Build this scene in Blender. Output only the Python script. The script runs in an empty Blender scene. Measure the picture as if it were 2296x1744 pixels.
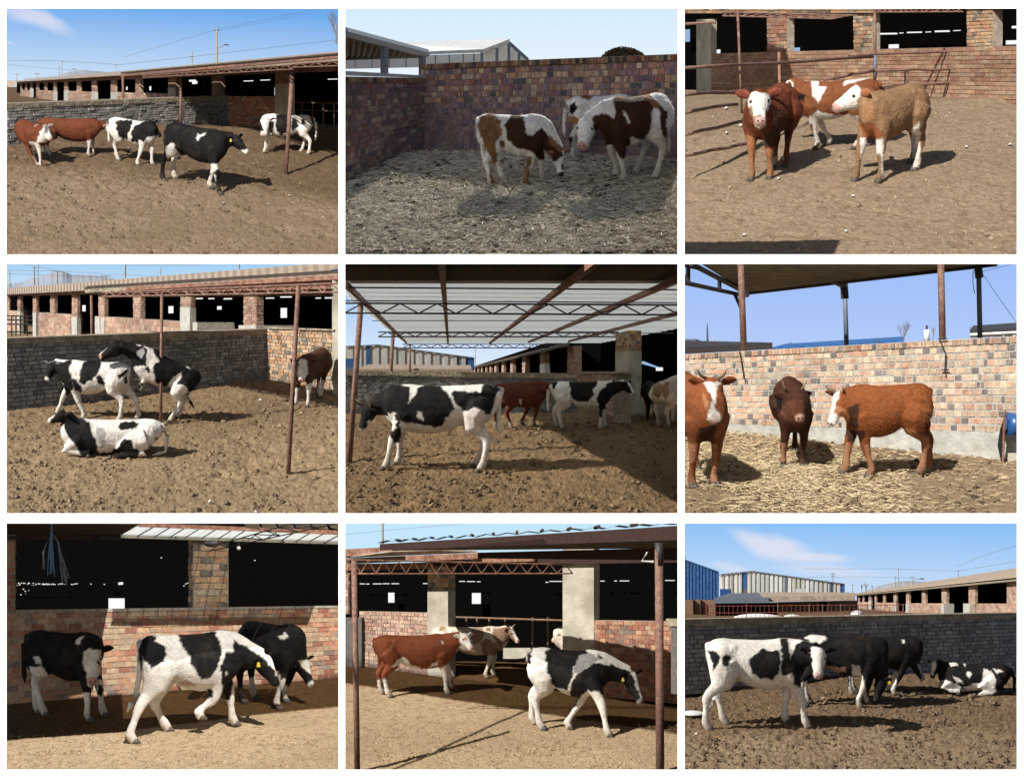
import bpy, math, random
import numpy as np
from mathutils import Vector as V, Matrix
random.seed(7); np.random.seed(7)
R = math.radians
# ------------------------------------------------------------------ camera, sky, suns, exposure
FL, PX, PY = 3700.0, 1148.0, 872.0           # focal length and centre, in pixels of the 2296 px wide photograph
S = bpy.context.scene
CAMZ = 30.0
cd = bpy.data.cameras.new('camera'); cam = bpy.data.objects.new('camera', cd); S.collection.objects.link(cam)
cam.location = (0, 0, CAMZ); cam.rotation_euler = (R(90), 0, 0)
cd.sensor_width = 36; cd.lens = FL/2296*36; cd.clip_start = .5; cd.clip_end = 4000
S.camera = cam
wd = bpy.data.worlds.new('World'); S.world = wd; wd.use_nodes = True
wn = wd.node_tree.nodes; wl = wd.node_tree.links
sky = wn.new('ShaderNodeTexSky'); sky.sky_type = 'NISHITA'; sky.sun_disc = False
sky.sun_elevation = R(32); sky.sun_rotation = R(205)
wl.new(sky.outputs[0], wn['Background'].inputs[0]); wn['Background'].inputs[1].default_value = .05
S.view_settings.view_transform = 'Standard'; S.view_settings.look = 'None'
EXPO = .38
S.view_settings.exposure = EXPO; S.view_settings.gamma = 1; S.view_settings.use_curve_mapping = False
S.cycles.max_bounces = 5; S.cycles.diffuse_bounces = 3; S.cycles.transparent_max_bounces = 6
S.cycles.use_light_tree = True
try: S.cycles.use_denoising = True
except Exception: pass

BETA = math.tan(R(10))                        # the yards slope down towards the viewer
class Pan:
    """One farm yard. Pixel measurements (X, Y) become rays in the yard's own level frame: x right, y away, z up."""
    def __init__(s, k, ox, oy, sc, x0, y0, x1, y1, yh, yb, D0, sun, strength, beta=BETA):
        s.k, s.ox, s.oy, s.sc, s.T, s.D0 = k, ox, oy, sc, beta, D0
        s.fx0, s.fy0, s.fx1, s.fy1, s.yh = x0, y0, x1, y1, yh
        xc = (x0+x1)/2
        cx = (ox+xc*sc-PX)/FL; hy = (PY-(oy+yh*sc))/FL
        t = -hy/(1+cx*cx)
        U = V((t*cx, t, 1)).normalized()      # world: camera x -> X, camera y -> Z, camera forward -> Y
        U = V((t*cx, 0, 1)); U = V((U.x, 0, 1)) if abs(t) < 1e-9 else V((t*cx, -0.0, 1))
        # camera frame (ux, uy, uz) = (t*cx, 1, -t)  ->  world (ux, -uz, uy)
        U = V((t*cx, t, 1)).normalized()
        d = V((cx, 1, hy))
        Yl = (d-U*d.dot(U)).normalized(); Xl = Yl.cross(U).normalized()
        s.U, s.Yl, s.Xl = U, Yl, Xl
        e = s.ray(xc, yb); s.h = -D0*e.z
        s.M = Matrix(((Xl.x, Yl.x, U.x, -U.x*s.h), (Xl.y, Yl.y, U.y, -U.y*s.h), (Xl.z, Yl.z, U.z, CAMZ-U.z*s.h), (0, 0, 0, 1)))
        s.col = bpy.data.collections.new('yard_%d' % k); S.collection.children.link(s.col)
        s.skyc = bpy.data.collections.new('yard_sky_%d' % k); S.collection.children.link(s.skyc)
        s.sun = V(sun).normalized()
        L = bpy.data.lights.new('sun', 'SUN'); L.energy = strength; L.angle = R(.5); L.color = (1, .945, .86)
        o = bpy.data.objects.new('sun', L); S.collection.objects.link(o)
        sw = s.M.to_3x3() @ s.sun
        o.rotation_euler = (-sw).to_track_quat('-Z', 'Y').to_euler(); o.location = (0, -20, 60)
        o.light_linking.receiver_collection = s.col; o.light_linking.blocker_collection = s.col
    def ray(s, X, Y):
        X = min(max(X, s.fx0-16), s.fx1+16)
        d = V(((s.ox+X*s.sc-PX)/FL, 1, (PY-(s.oy+Y*s.sc))/FL))
        l = V((d.dot(s.Xl), d.dot(s.Yl), d.dot(s.U)))
        return l/l.y
    def at(s, X, Y, D):
        r = s.ray(X, Y); return V((r.x*D, D, s.h+r.z*D))
    def G(s, X, Y):
        r = s.ray(X, Y)
        if r.z < -1e-5:
            t = -s.h/r.z
            if t >= s.D0: return V((r.x*min(t, 1500), min(t, 1500), 0))
        t = (s.h+s.D0*s.T)/(s.T-r.z)
        if t > s.D0: t = 1500
        return V((r.x*t, t, -(s.D0-t)*s.T if t < s.D0 else 0))
    def gz(s, y): return 0 if y >= s.D0 else -(s.D0-y)*s.T
    def proj(s, P):
        """local points (n,3) -> zoom pixels (n,2)"""
        P = np.asarray(P, float).reshape(-1, 3)-np.array((0, 0, s.h))
        w = P[:, :1]*np.array(s.Xl)+P[:, 1:2]*np.array(s.Yl)+P[:, 2:]*np.array(s.U)
        X = (w[:, 0]/w[:, 1]*FL+PX-s.ox)/s.sc; Y = (PY-w[:, 2]/w[:, 1]*FL-s.oy)/s.sc
        return np.stack([X, Y], 1)
SA, SB = .343580, .345840
#            k  ox    oy    sc  frame in zoom px            horizon base D0   towards the sun        strength
P1 = Pan(1, 10,   10,   SA, 14, 30, 2180, 1632,  537, 790, 37.0, (-.75, -1.40, 1.0), 4.5)
P2 = Pan(2, 765,  10,   SB, 27, 26, 2181, 1620,  520, 960, 22.5, (.22, 1.35, 1.0), 5.0)
P3 = Pan(3, 1525, 10,   SB, 29, 26, 2184, 1620,  380, 640, 21.0, (-.50, -1.10, 1.0), 4.5)
P4 = Pan(4, 10,   585,  SA, 14, 20, 2178, 1645,  260, 775, 27.0, (-1.2, -.55, 1.0), 4.8)
P5 = Pan(5, 765,  585,  SB, 26, 20, 2177, 1637,  700, 1000, 30., (-1.55, -.45, 1.0), 4.8)
P6 = Pan(6, 1525, 585,  SB, 29, 20, 2184, 1637,  850, 1090, 25., (-.40, -.95, 1.0), 4.7)
P7 = Pan(7, 10,   1165, SA, 14, 24, 2178, 1628,  480, 1040, 30.7, (.30, -.95, 1.0), 5.0)
P8 = Pan(8, 765,  1165, SB, 28, 24, 2179, 1617,  480, 950, 33.5, (-.85, -.85, 1.0), 5.0)
P9 = Pan(9, 1525, 1165, SB, 29, 24, 2184, 1618,  530, 990, 29., (-1.3, -.75, 1.0), 4.7)
PANS = (P1, P2, P3, P4, P5, P6, P7, P8, P9)

# ------------------------------------------------------------------ materials
def lin(r, g, b):
    f = lambda c: (c/255/12.92) if c <= 10 else ((c/255+.055)/1.055)**2.4
    return (f(r), f(g), f(b), 1)
def mat(name, col, rough=.85, noise=0.0, nscale=8, bump=0, bscale=30, metal=0, attr=None, spec=.3, col2=None, stretch=None, dirt=None):
    m = bpy.data.materials.new(name); m.use_nodes = True
    N, Lk = m.node_tree.nodes, m.node_tree.links
    b = N['Principled BSDF']; b.inputs['Roughness'].default_value = rough; b.inputs['Metallic'].default_value = metal
    b.inputs['Specular IOR Level'].default_value = spec
    tc = N.new('ShaderNodeTexCoord'); mp = N.new('ShaderNodeMapping'); Lk.new(tc.outputs['Object'], mp.inputs[0])
    if stretch: mp.inputs['Scale'].default_value = stretch
    def nz(sc, det=5):
        n = N.new('ShaderNodeTexNoise'); n.inputs['Scale'].default_value = sc; n.inputs['Detail'].default_value = det
        Lk.new(mp.outputs[0], n.inputs['Vector']); return n
    if attr:
        a = N.new('ShaderNodeAttribute'); a.attribute_name = attr; src = a.outputs['Color']
    else:
        c = N.new('ShaderNodeRGB'); c.outputs[0].default_value = tuple(col[:3])+(1,); src = c.outputs[0]
    if col2:
        n = nz(nscale); r = N.new('ShaderNodeMapRange'); r.inputs[1].default_value = .4; r.inputs[2].default_value = .62
        Lk.new(n.outputs[0], r.inputs[0])
        x = N.new('ShaderNodeMix'); x.data_type = 'RGBA'; Lk.new(r.outputs[0], x.inputs[0]); Lk.new(src, x.inputs[6])
        x.inputs[7].default_value = tuple(col2[:3])+(1,); src = x.outputs[2]
    if dirt:
        n = nz(dirt[0]); r = N.new('ShaderNodeMapRange'); r.inputs[1].default_value = .5; r.inputs[2].default_value = .72
        r.inputs[4].default_value = dirt[2]
        Lk.new(n.outputs[0], r.inputs[0])
        x = N.new('ShaderNodeMix'); x.data_type = 'RGBA'; Lk.new(r.outputs[0], x.inputs[0]); Lk.new(src, x.inputs[6])
        x.inputs[7].default_value = tuple(dirt[1][:3])+(1,); src = x.outputs[2]
    if noise:
        n = nz(nscale*2.3); r = N.new('ShaderNodeMapRange'); r.inputs[1].default_value = .3; r.inputs[2].default_value = .7
        r.inputs[3].default_value = 1-noise; r.inputs[4].default_value = 1+noise*.6; Lk.new(n.outputs[0], r.inputs[0])
        x = N.new('ShaderNodeVectorMath'); x.operation = 'SCALE'; Lk.new(src, x.inputs[0]); Lk.new(r.outputs[0], x.inputs['Scale']); src = x.outputs[0]
    Lk.new(src, b.inputs['Base Color'])
    if bump:
        n = nz(bscale, 6); u = N.new('ShaderNodeBump'); u.inputs['Strength'].default_value = bump; u.inputs['Distance'].default_value = .05
        Lk.new(n.outputs[0], u.inputs['Height']); Lk.new(u.outputs[0], b.inputs['Normal'])
    return m
def emis(name, col, st=1):
    m = bpy.data.materials.new(name); m.use_nodes = True; N, Lk = m.node_tree.nodes, m.node_tree.links
    N.remove(N['Principled BSDF']); e = N.new('ShaderNodeEmission'); e.inputs[0].default_value = tuple(col[:3])+(1,); e.inputs[1].default_value = st*2**-EXPO
    Lk.new(e.outputs[0], N['Material Output'].inputs[0]); return m
M = dict(
    brick=mat('brick', (1, 1, 1), .9, .28, 7, .5, 60, attr='tint', dirt=(5, (.30, .27, .23), .45)),
    mortar=mat('mortar', (.36, .32, .27), .95, .3, 6, .4, 50),
    mortar_red=mat('mortar_red', (.26, .17, .12), .95, .3, 6, .4, 50),
    mortar_grey=mat('mortar_grey', (.14, .13, .125), .95, .3, 6, .4, 50),
    mudcap=mat('mudcap', (.40, .34, .26), .95, .35, 5, .8, 20, col2=(.28, .24, .18)),
    plaster=mat('plaster', (.50, .47, .40), .9, .15, 2.2, .3, 14, col2=(.38, .36, .30), dirt=(1.3, (.24, .20, .14), .6)),
    plaster_grey=mat('plaster_grey', (.52, .52, .49), .9, .2, 4, .3, 20, col2=(.42, .42, .39)),
    rust=mat('rust_steel', (.20, .105, .085), .6, .35, 14, .3, 50, col2=(.28, .17, .13)),
    rustlight=mat('rust_beam', (.36, .20, .14), .7, .35, 9, .4, 40, col2=(.22, .10, .07)),
    steel=mat('dark_steel', (.05, .045, .05), .5, .3, 12),
    bluesteel=mat('blue_steel', (.16, .20, .27), .5, .2, 12),
    roof=mat('shade_caster', (.50, .42, .35), .8, .22, 3, .3, 14, col2=(.38, .31, .26), dirt=(1.2, (.24, .19, .15), .6)),
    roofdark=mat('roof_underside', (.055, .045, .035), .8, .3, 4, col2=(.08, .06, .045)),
    roofcream=mat('roof_board', (.34, .30, .23), .9, .3, 2.5, .2, 10, col2=(.26, .225, .17)),
    dark=mat('inside_shade', (.003, .0028, .0026), 1, spec=0),  # near-black standing in for the shade inside bays and doorways
    white=mat('white_panel', (.78, .80, .82), .6, .1, 3),
    sheetwhite=mat('sheet_white', (.66, .68, .70), .6, .15, 3, col2=(.55, .58, .62)),
    sheetblue=mat('sheet_blue', (.05, .16, .42), .55, .2, 3, col2=(.035, .11, .32)),
    sheetpale=mat('sheet_pale', (.60, .66, .68), .6, .2, .5, col2=(.50, .50, .46), stretch=(1, 1, .15)),
    mount=mat('white_mount', (.92, .92, .92), .9),
    hoof=mat('hoof', (.09, .075, .06), .6), eye=mat('eye', (.006, .004, .003), .15, spec=.6),
    horn=mat('horn', (.25, .2, .14), .5), tag=mat('ear_tag', (.58, .46, .04), .6),
    coat=mat('coat', (1, 1, 1), .8, .22, 10, .35, 40, attr='tint', spec=.15, dirt=(5, (.30, .22, .14), .07)),
    wire=mat('wire', (.10, .11, .13), .6), concrete=mat('pole_concrete', (.36, .35, .33), .9, .2, 5),
    hill=mat('hill', (.30, .34, .42), 1, .12, .015, col2=(.36, .38, .44)),  # distant haze put into the blue-grey base colour
    straw=mat('straw', (1, 1, 1), .8, attr='tint'), clod=mat('clod', (1, 1, 1), 1, .3, 20, attr='tint'),
    rope=mat('rope', (.16, .30, .50), .6, .2, 20), ropegrey=mat('rope_grey', (.24, .26, .28), .7, .2, 20), snow=mat('snow', (.80, .82, .86), .8, .1, 4, .4, 8),
    twig=mat('twig', (.22, .18, .15), .95), bush=mat('bush', (.07, .055, .03), .95, .3, 4),
    litter=mat('litter', (.70, .66, .66), .6), drum=mat('blue_drum', (.02, .10, .32), .35, .2, 4, spec=.5),
    blackplastic=mat('black_rubber', (.012, .012, .014), .6),
    fencered=mat('fence_red', (.25, .07, .06), .7), glow=emis('daylight_gap', (1, 1, 1), 1.0), glowblue=emis('daylight_blue', (.45, .65, 1), .7),
)
def translucent():
    m = bpy.data.materials.new('roof_translucent'); m.use_nodes = True; N, Lk = m.node_tree.nodes, m.node_tree.links
    b = N['Principled BSDF']; b.inputs['Base Color'].default_value = (.8, .82, .8, 1); b.inputs['Roughness'].default_value = .6
    t = N.new('ShaderNodeBsdfTranslucent'); t.inputs[0].default_value = (.76, .80, .82, 1)
    x = N.new('ShaderNodeMixShader'); x.inputs[0].default_value = .8
    Lk.new(b.outputs[0], x.inputs[1]); Lk.new(t.outputs[0], x.inputs[2]); Lk.new(x.outputs[0], N['Material Output'].inputs[0])
    return m
M['translucent'] = translucent()
def clear(name, tr, col):
    m = bpy.data.materials.new(name); m.use_nodes = True; N, Lk = m.node_tree.nodes, m.node_tree.links
    N.remove(N['Principled BSDF']); a = N.new('ShaderNodeBsdfTransparent'); t = N.new('ShaderNodeBsdfTranslucent'); t.inputs[0].default_value = col
    x = N.new('ShaderNodeMixShader'); x.inputs[0].default_value = 1-tr; Lk.new(a.outputs[0], x.inputs[1]); Lk.new(t.outputs[0], x.inputs[2]); Lk.new(x.outputs[0], N['Material Output'].inputs[0]); return m
M['clear_sheet'] = clear('clear_sheet', .45, (.8, .84, .86, 1)); M['shade_sheet'] = clear('shade_sheet', .75, (.25, .24, .2, 1))
M['shadebeam'] = mat('shaded_beam', (.045, .022, .020), .8, .3, 8)  # beam colour darkened with the shade under the roof

# ------------------------------------------------------------------ mesh helpers
class MB:
    def __init__(s): s.v, s.f, s.t = [], [], []
    def add(s, vs, fs, tint=None):
        n = len(s.v); s.v += [tuple(x) for x in vs]; s.f += [tuple(i+n for i in f) for f in fs]
        if tint is not None: s.t += [tuple(tint[:3])+(1,)]*len(vs)
    def box8(s, a, b, c, d, n, t, tint=None):
        """a b c d: front corners (bottom left, bottom right, top right, top left); extruded by n*t to the back"""
        q = [a, b, c, d]; e = [x+n*t for x in q]
        s.add(q+e, [(0, 1, 2, 3), (7, 6, 5, 4), (0, 4, 5, 1), (1, 5, 6, 2), (2, 6, 7, 3), (3, 7, 4, 0)], tint)
    def tube(s, pts, r, n=8, tint=None, caps=True):
        pts = [V(p) for p in pts]; rs = r if isinstance(r, (list, tuple)) else [r]*len(pts)
        vs, fs = [], []
        for i, p in enumerate(pts):
            d = (pts[min(i+1, len(pts)-1)]-pts[max(i-1, 0)]).normalized()
            u = V((0, 0, 1)) if abs(d.z) < .9 else V((1, 0, 0)); a = d.cross(u).normalized(); b = a.cross(d)
            for j in range(n):
                q = 2*math.pi*j/n; vs.append(p+(a*math.cos(q)+b*math.sin(q))*rs[i])
        for i in range(len(pts)-1):
            for j in range(n):
                k = (j+1) % n; fs.append((i*n+j, i*n+k, (i+1)*n+k, (i+1)*n+j))
        if caps: fs += [tuple(range(n-1, -1, -1)), tuple(range((len(pts)-1)*n, len(pts)*n))]
        s.add(vs, fs, tint)
    def loft(s, secs, n=14):
        """secs: (centre, side vector, up vector) with lengths = half axes; closed ends"""
        vs, fs = [], []
        for c, a, b in secs:
            for j in range(n):
                q = 2*math.pi*j/n; vs.append(c+a*math.cos(q)+b*math.sin(q))
        m = len(secs)
        for i in range(m-1):
            for j in range(n):
                k = (j+1) % n; fs.append((i*n+j, i*n+k, (i+1)*n+k, (i+1)*n+j))
        fs += [tuple(range(n-1, -1, -1)), tuple(range((m-1)*n, m*n))]
        s.add(vs, fs)
    def ball(s, c, rx, ry=None, rz=None, R3=None, n=8, m=6, tint=None):
        ry = ry or rx; rz = rz or rx; vs = []; fs = []
        for i in range(m+1):
            th = math.pi*i/m
            for j in range(n):
                ph = 2*math.pi*j/n; q = V((rx*math.sin(th)*math.cos(ph), ry*math.sin(th)*math.sin(ph), rz*math.cos(th)))
                vs.append(V(c)+(R3 @ q if R3 else q))
        for i in range(m):
            for j in range(n):
                k = (j+1) % n; fs.append((i*n+j, (i+1)*n+j, (i+1)*n+k, i*n+k))
        s.add(vs, fs, tint)
    def mesh(s, name, m, org=V((0, 0, 0)), smooth=False):
        me = bpy.data.meshes.new(name); o = V(org)
        me.from_pydata([(x[0]-o.x, x[1]-o.y, x[2]-o.z) for x in s.v], [], s.f)
        me.materials.append(m)
        if s.t:
            at = me.color_attributes.new('tint', 'FLOAT_COLOR', 'POINT'); at.data.foreach_set('color', np.array(s.t, 'f').ravel())
        if smooth: me.polygons.foreach_set('use_smooth', [True]*len(me.polygons))
        me.update(); return me
def setp(o, label=None, cat=None, group=None, kind=None):
    if label: o['label'] = label
    if cat: o['category'] = cat
    if group: o['group'] = group
    if kind: o['kind'] = kind
    return o
class Thing:
    """An Empty at the thing's base; parts are meshes in the yard's axes."""
    def __init__(s, p, name, base, label, cat, group=None):
        s.p, s.base = p, V(base); s.o = bpy.data.objects.new(name, None); p.col.objects.link(s.o)
        s.o.empty_display_size = .1
        s.o.matrix_world = p.M @ Matrix.Translation(s.base); setp(s.o, label, cat, group); s.bricks = []
    def part(s, name, mb, m, parent=None, smooth=False, kind=None, label=None):
        me = mb.mesh(name, m, s.base, smooth); o = bpy.data.objects.new(name, me); s.p.col.objects.link(o)
        o.parent = parent or s.o
        if kind: o['kind'] = kind
        if label: o['label'] = label
        return o
    def finish(s, cap=300, minpx=5.0, parent=None):
        """bricks: the largest in view become parts of their own, the rest one part"""
        B = sorted(s.bricks, key=lambda b: -b[0]); big = [b for b in B[:cap] if b[0] >= minpx]; rest = B[len(big):]
        for b in big:
            mb = MB(); mb.box8(*b[1], tint=b[2]); s.part('brick', mb, M['brick'], parent)
        if rest:
            mb = MB()
            for b in rest: mb.box8(*b[1], tint=b[2])
            s.part('brick', mb, M['brick'], parent, kind='stuff')
        s.bricks = []
def solo(p, name, mb, m, label=None, cat=None, group=None, kind=None, smooth=False, base=None, col=None):
    xs = np.array(mb.v); b = V(base) if base is not None else V((float(xs[:, 0].mean()), float(xs[:, 1].mean()), float(xs[:, 2].min())))
    me = mb.mesh(name, m, b, smooth); o = bpy.data.objects.new(name, me); (col or p.col).objects.link(o)
    o.matrix_world = p.M @ Matrix.Translation(b); return setp(o, label, cat, group, kind)

class Plane:
    """a vertical plane through two ground points given in pixels; n points away from the viewer"""
    def __init__(s, p, g0, g1):
        s.p = p; s.A = p.G(*g0) if not isinstance(g0, V) else g0; s.B = p.G(*g1) if not isinstance(g1, V) else g1
        d = s.B-s.A; s.d = V((d.x, d.y, 0)).normalized(); s.n = V((-s.d.y, s.d.x, 0))
        mid = (s.A+s.B)/2
        if s.n.dot(V((mid.x, mid.y, 0))) < 0: s.n = -s.n
    def pt(s, X, Y, off=0):
        r = s.p.ray(X, Y); c = V((0, 0, s.p.h)); a = s.A+s.n*off
        t = (V((a.x, a.y, 0)).dot(s.n))/r.dot(s.n)
        return c+r*t
PAL = dict(
    greylit=[(.40, .385, .37), (.34, .33, .32), (.46, .44, .42), (.37, .36, .35), (.30, .29, .285)],
    grey=[(.27, .265, .275), (.32, .315, .32), (.22, .22, .235), (.37, .36, .36), (.29, .285, .285)],
    red=[(.42, .19, .12), (.36, .15, .10), (.48, .25, .16), (.32, .14, .10), (.50, .32, .20), (.28, .20, .16)],
    pink=[(.50, .32, .25), (.44, .26, .20), (.55, .38, .30), (.38, .24, .19), (.50, .36, .27)],
    tan=[(.58, .38, .22), (.55, .33, .19), (.62, .44, .28), (.50, .26, .15), (.40, .34, .26), (.22, .18, .15), (.60, .42, .30)],
    mixed=[(.50, .30, .18), (.52, .36, .22), (.42, .20, .13), (.30, .14, .11), (.55, .42, .28), (.11, .10, .11), (.38, .20, .16)],
    purple=[(.30, .15, .12), (.26, .14, .13), (.36, .22, .17), (.22, .13, .12), (.42, .30, .20), (.17, .12, .13)],
    pinkwall=[(.72, .47, .33), (.74, .53, .38), (.68, .38, .26), (.76, .60, .44), (.62, .52, .42), (.78, .56, .42), (.70, .46, .36), (.26, .22, .21)])
def bricks(th, c, rows, cols, n, pal, stagger=.5, proud=.012, gap=.10, soldier=False, wjit=.0, pxs=None):
    """lay bricks on the face with corners c = bottom left, bottom right, top right, top left"""
    p = th.p; pal = PAL[pal] if isinstance(pal, str) else pal
    bl, br, tr, tl = c
    def q(u, v): return (bl*(1-u)+br*u)*(1-v)+(tl*(1-u)+tr*u)*v
    for j in range(rows):
        off = (stagger if j % 2 else 0)
        cl = cols*2 if (soldier and j % soldier == 0) else cols
        i = -off
        while i < cl-1e-6:
            w = 1+random.uniform(-wjit, wjit)
            if wjit and random.random() < .3: w = .55
            u0, u1 = max(0, i/cl), min(1, (i+w)/cl); i += w
            if (u1-u0)*cl < .25: continue
            gu = gap/cl*.5; v0, v1 = j/rows, (j+1)/rows; gv = gap/rows*.9
            a, b, cc, d = q(u0+gu, v0+gv), q(u1-gu, v0+gv), q(u1-gu, v1-gv), q(u0+gu, v1-gv)
            pr = proud*random.uniform(.4, 1.5)
            f = -n*pr
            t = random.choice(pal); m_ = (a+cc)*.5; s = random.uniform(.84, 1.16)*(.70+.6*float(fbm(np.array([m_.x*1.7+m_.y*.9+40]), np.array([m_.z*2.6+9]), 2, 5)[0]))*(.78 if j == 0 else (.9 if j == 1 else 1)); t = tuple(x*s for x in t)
            size = (a-b).length/max(a.y, 1)*FL
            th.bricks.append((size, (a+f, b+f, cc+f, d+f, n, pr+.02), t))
def slab(a, b, c, d, n, t):
    mb = MB(); mb.box8(a, b, c, d, n, t); return mb
def poly_prism(pts, n, t):
    k = len(pts); mb = MB(); mb.add([V(x) for x in pts]+[V(x)+n*t for x in pts], [tuple(range(k)), tuple(range(2*k-1, k-1, -1))]+[(i, i+k, (i+1) % k+k, (i+1) % k) for i in range(k)]); return mb

# ------------------------------------------------------------------ noise
def vnoise(x, y, seed=0):
    xi, yi = np.floor(x).astype(np.int64), np.floor(y).astype(np.int64); fx, fy = x-xi, y-yi
    fx, fy = fx*fx*(3-2*fx), fy*fy*(3-2*fy)
    def h(a, b):
        n = (a*374761393+b*668265263+seed*974711) & 0x7fffffff; n = ((n ^ (n >> 13))*1274126177) & 0x7fffffff
        return ((n ^ (n >> 16)) & 0xffff)/65535.
    return (h(xi, yi)*(1-fx)+h(xi+1, yi)*fx)*(1-fy)+(h(xi, yi+1)*(1-fx)+h(xi+1, yi+1)*fx)*fy
def fbm(x, y, o=4, seed=0):
    s = 0; a = 1; t = 0
    for i in range(o): s = s+a*vnoise(x*2**i, y*2**i, seed+i*17); t += a; a *= .55
    return s/t

# ------------------------------------------------------------------ ground, sky, litter
def sdf(P, poly):
    """signed distance (negative inside) from points to a polygon, pixels"""
    P = P[:, None, :]; A = np.array(poly, float)[None]; B = np.roll(A, -1, 1)
    e = B-A; w = P-A; t = np.clip((w*e).sum(-1)/np.maximum((e*e).sum(-1), 1e-9), 0, 1)
    d = np.sqrt((((w-e*t[..., None]))**2).sum(-1)).min(1)
    c = ((A[..., 1] > P[..., 1]) != (B[..., 1] > P[..., 1])) & (P[..., 0] < (B[..., 0]-A[..., 0])*(P[..., 1]-A[..., 1])/np.where(B[..., 1] == A[..., 1], 1e-9, B[..., 1]-A[..., 1])+A[..., 0])
    return np.where(c.sum(1) % 2 == 1, -d, d)
def ground_mat(name, c1, c2, c3, ns=1.0):
    m = bpy.data.materials.new(name); m.use_nodes = True; N, Lk = m.node_tree.nodes, m.node_tree.links
    b = N['Principled BSDF']; b.inputs['Roughness'].default_value = 1; b.inputs['Specular IOR Level'].default_value = .1
    tc = N.new('ShaderNodeTexCoord')
    def nz(sc, lo, hi, det=6):
        n = N.new('ShaderNodeTexNoise'); n.inputs['Scale'].default_value = sc*ns; n.inputs['Detail'].default_value = det; Lk.new(tc.outputs['Object'], n.inputs['Vector'])
        r = N.new('ShaderNodeMapRange'); r.inputs[1].default_value = lo; r.inputs[2].default_value = hi; Lk.new(n.outputs[0], r.inputs[0]); return r.outputs[0], n.outputs[0]
    def mix(f, a, bb):
        x = N.new('ShaderNodeMix'); x.data_type = 'RGBA'; Lk.new(f, x.inputs[0])
        for k, v in ((6, a), (7, bb)):
            if isinstance(v, tuple): x.inputs[k].default_value = v[:3]+(1,)
            else: Lk.new(v, x.inputs[k])
        return x.outputs[2]
    f0, _ = nz(.33, .45, .62); f1, _ = nz(.9, .35, .65); f2, nn = nz(9, .50, .70); f3, n3 = nz(26, .42, .62)
    c = mix(f1, c1, c2); c = mix(f3, c, tuple(x*.68 for x in c1[:3])); c = mix(f2, c, c3); kk = N.new('ShaderNodeMath'); kk.operation = 'MULTIPLY'; kk.inputs[1].default_value = .38; Lk.new(f0, kk.inputs[0]); c = mix(kk.outputs[0], c, tuple(x*.5 for x in c1[:3]))
    a = N.new('ShaderNodeAttribute'); a.attribute_name = 'damp_and_shade'; k = N.new('ShaderNodeMix'); k.data_type = 'RGBA'; k.blend_type = 'MULTIPLY'; Lk.new(a.outputs['Fac'], k.inputs[0]); Lk.new(c, k.inputs[6]); k.inputs[7].default_value = (.27, .20, .13, 1); c = k.outputs[2]  # mask darkens brown soil and carries painted canopy shade
    Lk.new(c, b.inputs['Base Color'])
    u = N.new('ShaderNodeBump'); u.inputs['Strength'].default_value = .8; u.inputs['Distance'].default_value = .03
    Lk.new(n3, u.inputs['Height']); Lk.new(u.outputs[0], b.inputs['Normal'])
    return m
def ground(p, m, amp=.03, ytop=None, seed=0, mound=None, sc=1.0, damp_and_shade=None):
    x0, x1 = p.fx0-20, p.fx1+20; yb = p.fy1+20
    yt = p.yh+3 if ytop is None else ytop
    nx, ny = 330, 235
    tt = np.linspace(0, 1, ny); Ys = yb+(yt-yb)*(tt**.93)
    Xs = np.linspace(x0, x1, nx)
    vs = np.zeros((ny, nx, 3))
    for j, Y in enumerate(Ys):
        a, b = p.G(x0, Y), p.G(x1, Y)
        # the ray through each pixel meets the slope (depth varies along a row only through the roll of the frame)
        for i in (0, 1): pass
        for i, X in enumerate(Xs):
            g = p.G(X, Y); vs[j, i] = g
    x, y = vs[..., 0]/sc, vs[..., 1]/sc
    far = np.clip(1-(vs[..., 1]-p.D0)/40, .15, 1)
    n1 = fbm(x*1.1+50, y*1.1+50, 3, seed)-.5
    n2 = fbm(x*5+9, y*4+7, 3, seed+5); n3 = fbm(x*23+3, y*19, 2, seed+9)
    n4 = fbm(x*3.1+7, y*2.6+31, 2, seed+13)
    z = amp*.85*far*(n1*2.2+(n2-.5)*1.3+(n3-.5)*1.3-np.clip(n4-.60, 0, 1)*6)
    if mound: z = z+mound(vs[..., 0], vs[..., 1])
    vs[..., 2] += z
    idx = np.arange(nx*ny).reshape(ny, nx)
    f = np.stack([idx[:-1, :-1], idx[:-1, 1:], idx[1:, 1:], idx[1:, :-1]], -1).reshape(-1, 4)
    me = bpy.data.meshes.new('ground'); me.from_pydata(vs.reshape(-1, 3).tolist(), [], f.tolist()); me.materials.append(m)
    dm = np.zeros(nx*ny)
    if damp_and_shade:
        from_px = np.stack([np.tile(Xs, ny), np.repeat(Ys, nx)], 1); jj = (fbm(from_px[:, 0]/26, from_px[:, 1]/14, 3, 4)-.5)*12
        poly, stg, soft = damp_and_shade if isinstance(damp_and_shade, tuple) else (damp_and_shade, 1, 8)
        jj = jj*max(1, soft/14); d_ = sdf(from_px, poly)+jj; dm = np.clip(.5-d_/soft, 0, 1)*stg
    at = me.color_attributes.new('damp_and_shade', 'FLOAT_COLOR', 'POINT'); at.data.foreach_set('color', np.repeat(dm[:, None], 4, 1).astype('f').ravel())
    me.polygons.foreach_set('use_smooth', [True]*len(me.polygons)); me.update()
    o = bpy.data.objects.new('ground', me); p.col.objects.link(o); o.matrix_world = p.M.copy(); o['kind'] = 'structure'
def rand_ground(p, X0=None, X1=None, Y0=None, Y1=None):
    X = random.uniform(p.fx0 if X0 is None else X0, p.fx1 if X1 is None else X1); Y = random.uniform(Y0, p.fy1 if Y1 is None else Y1)
    return p.G(X, Y)
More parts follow.
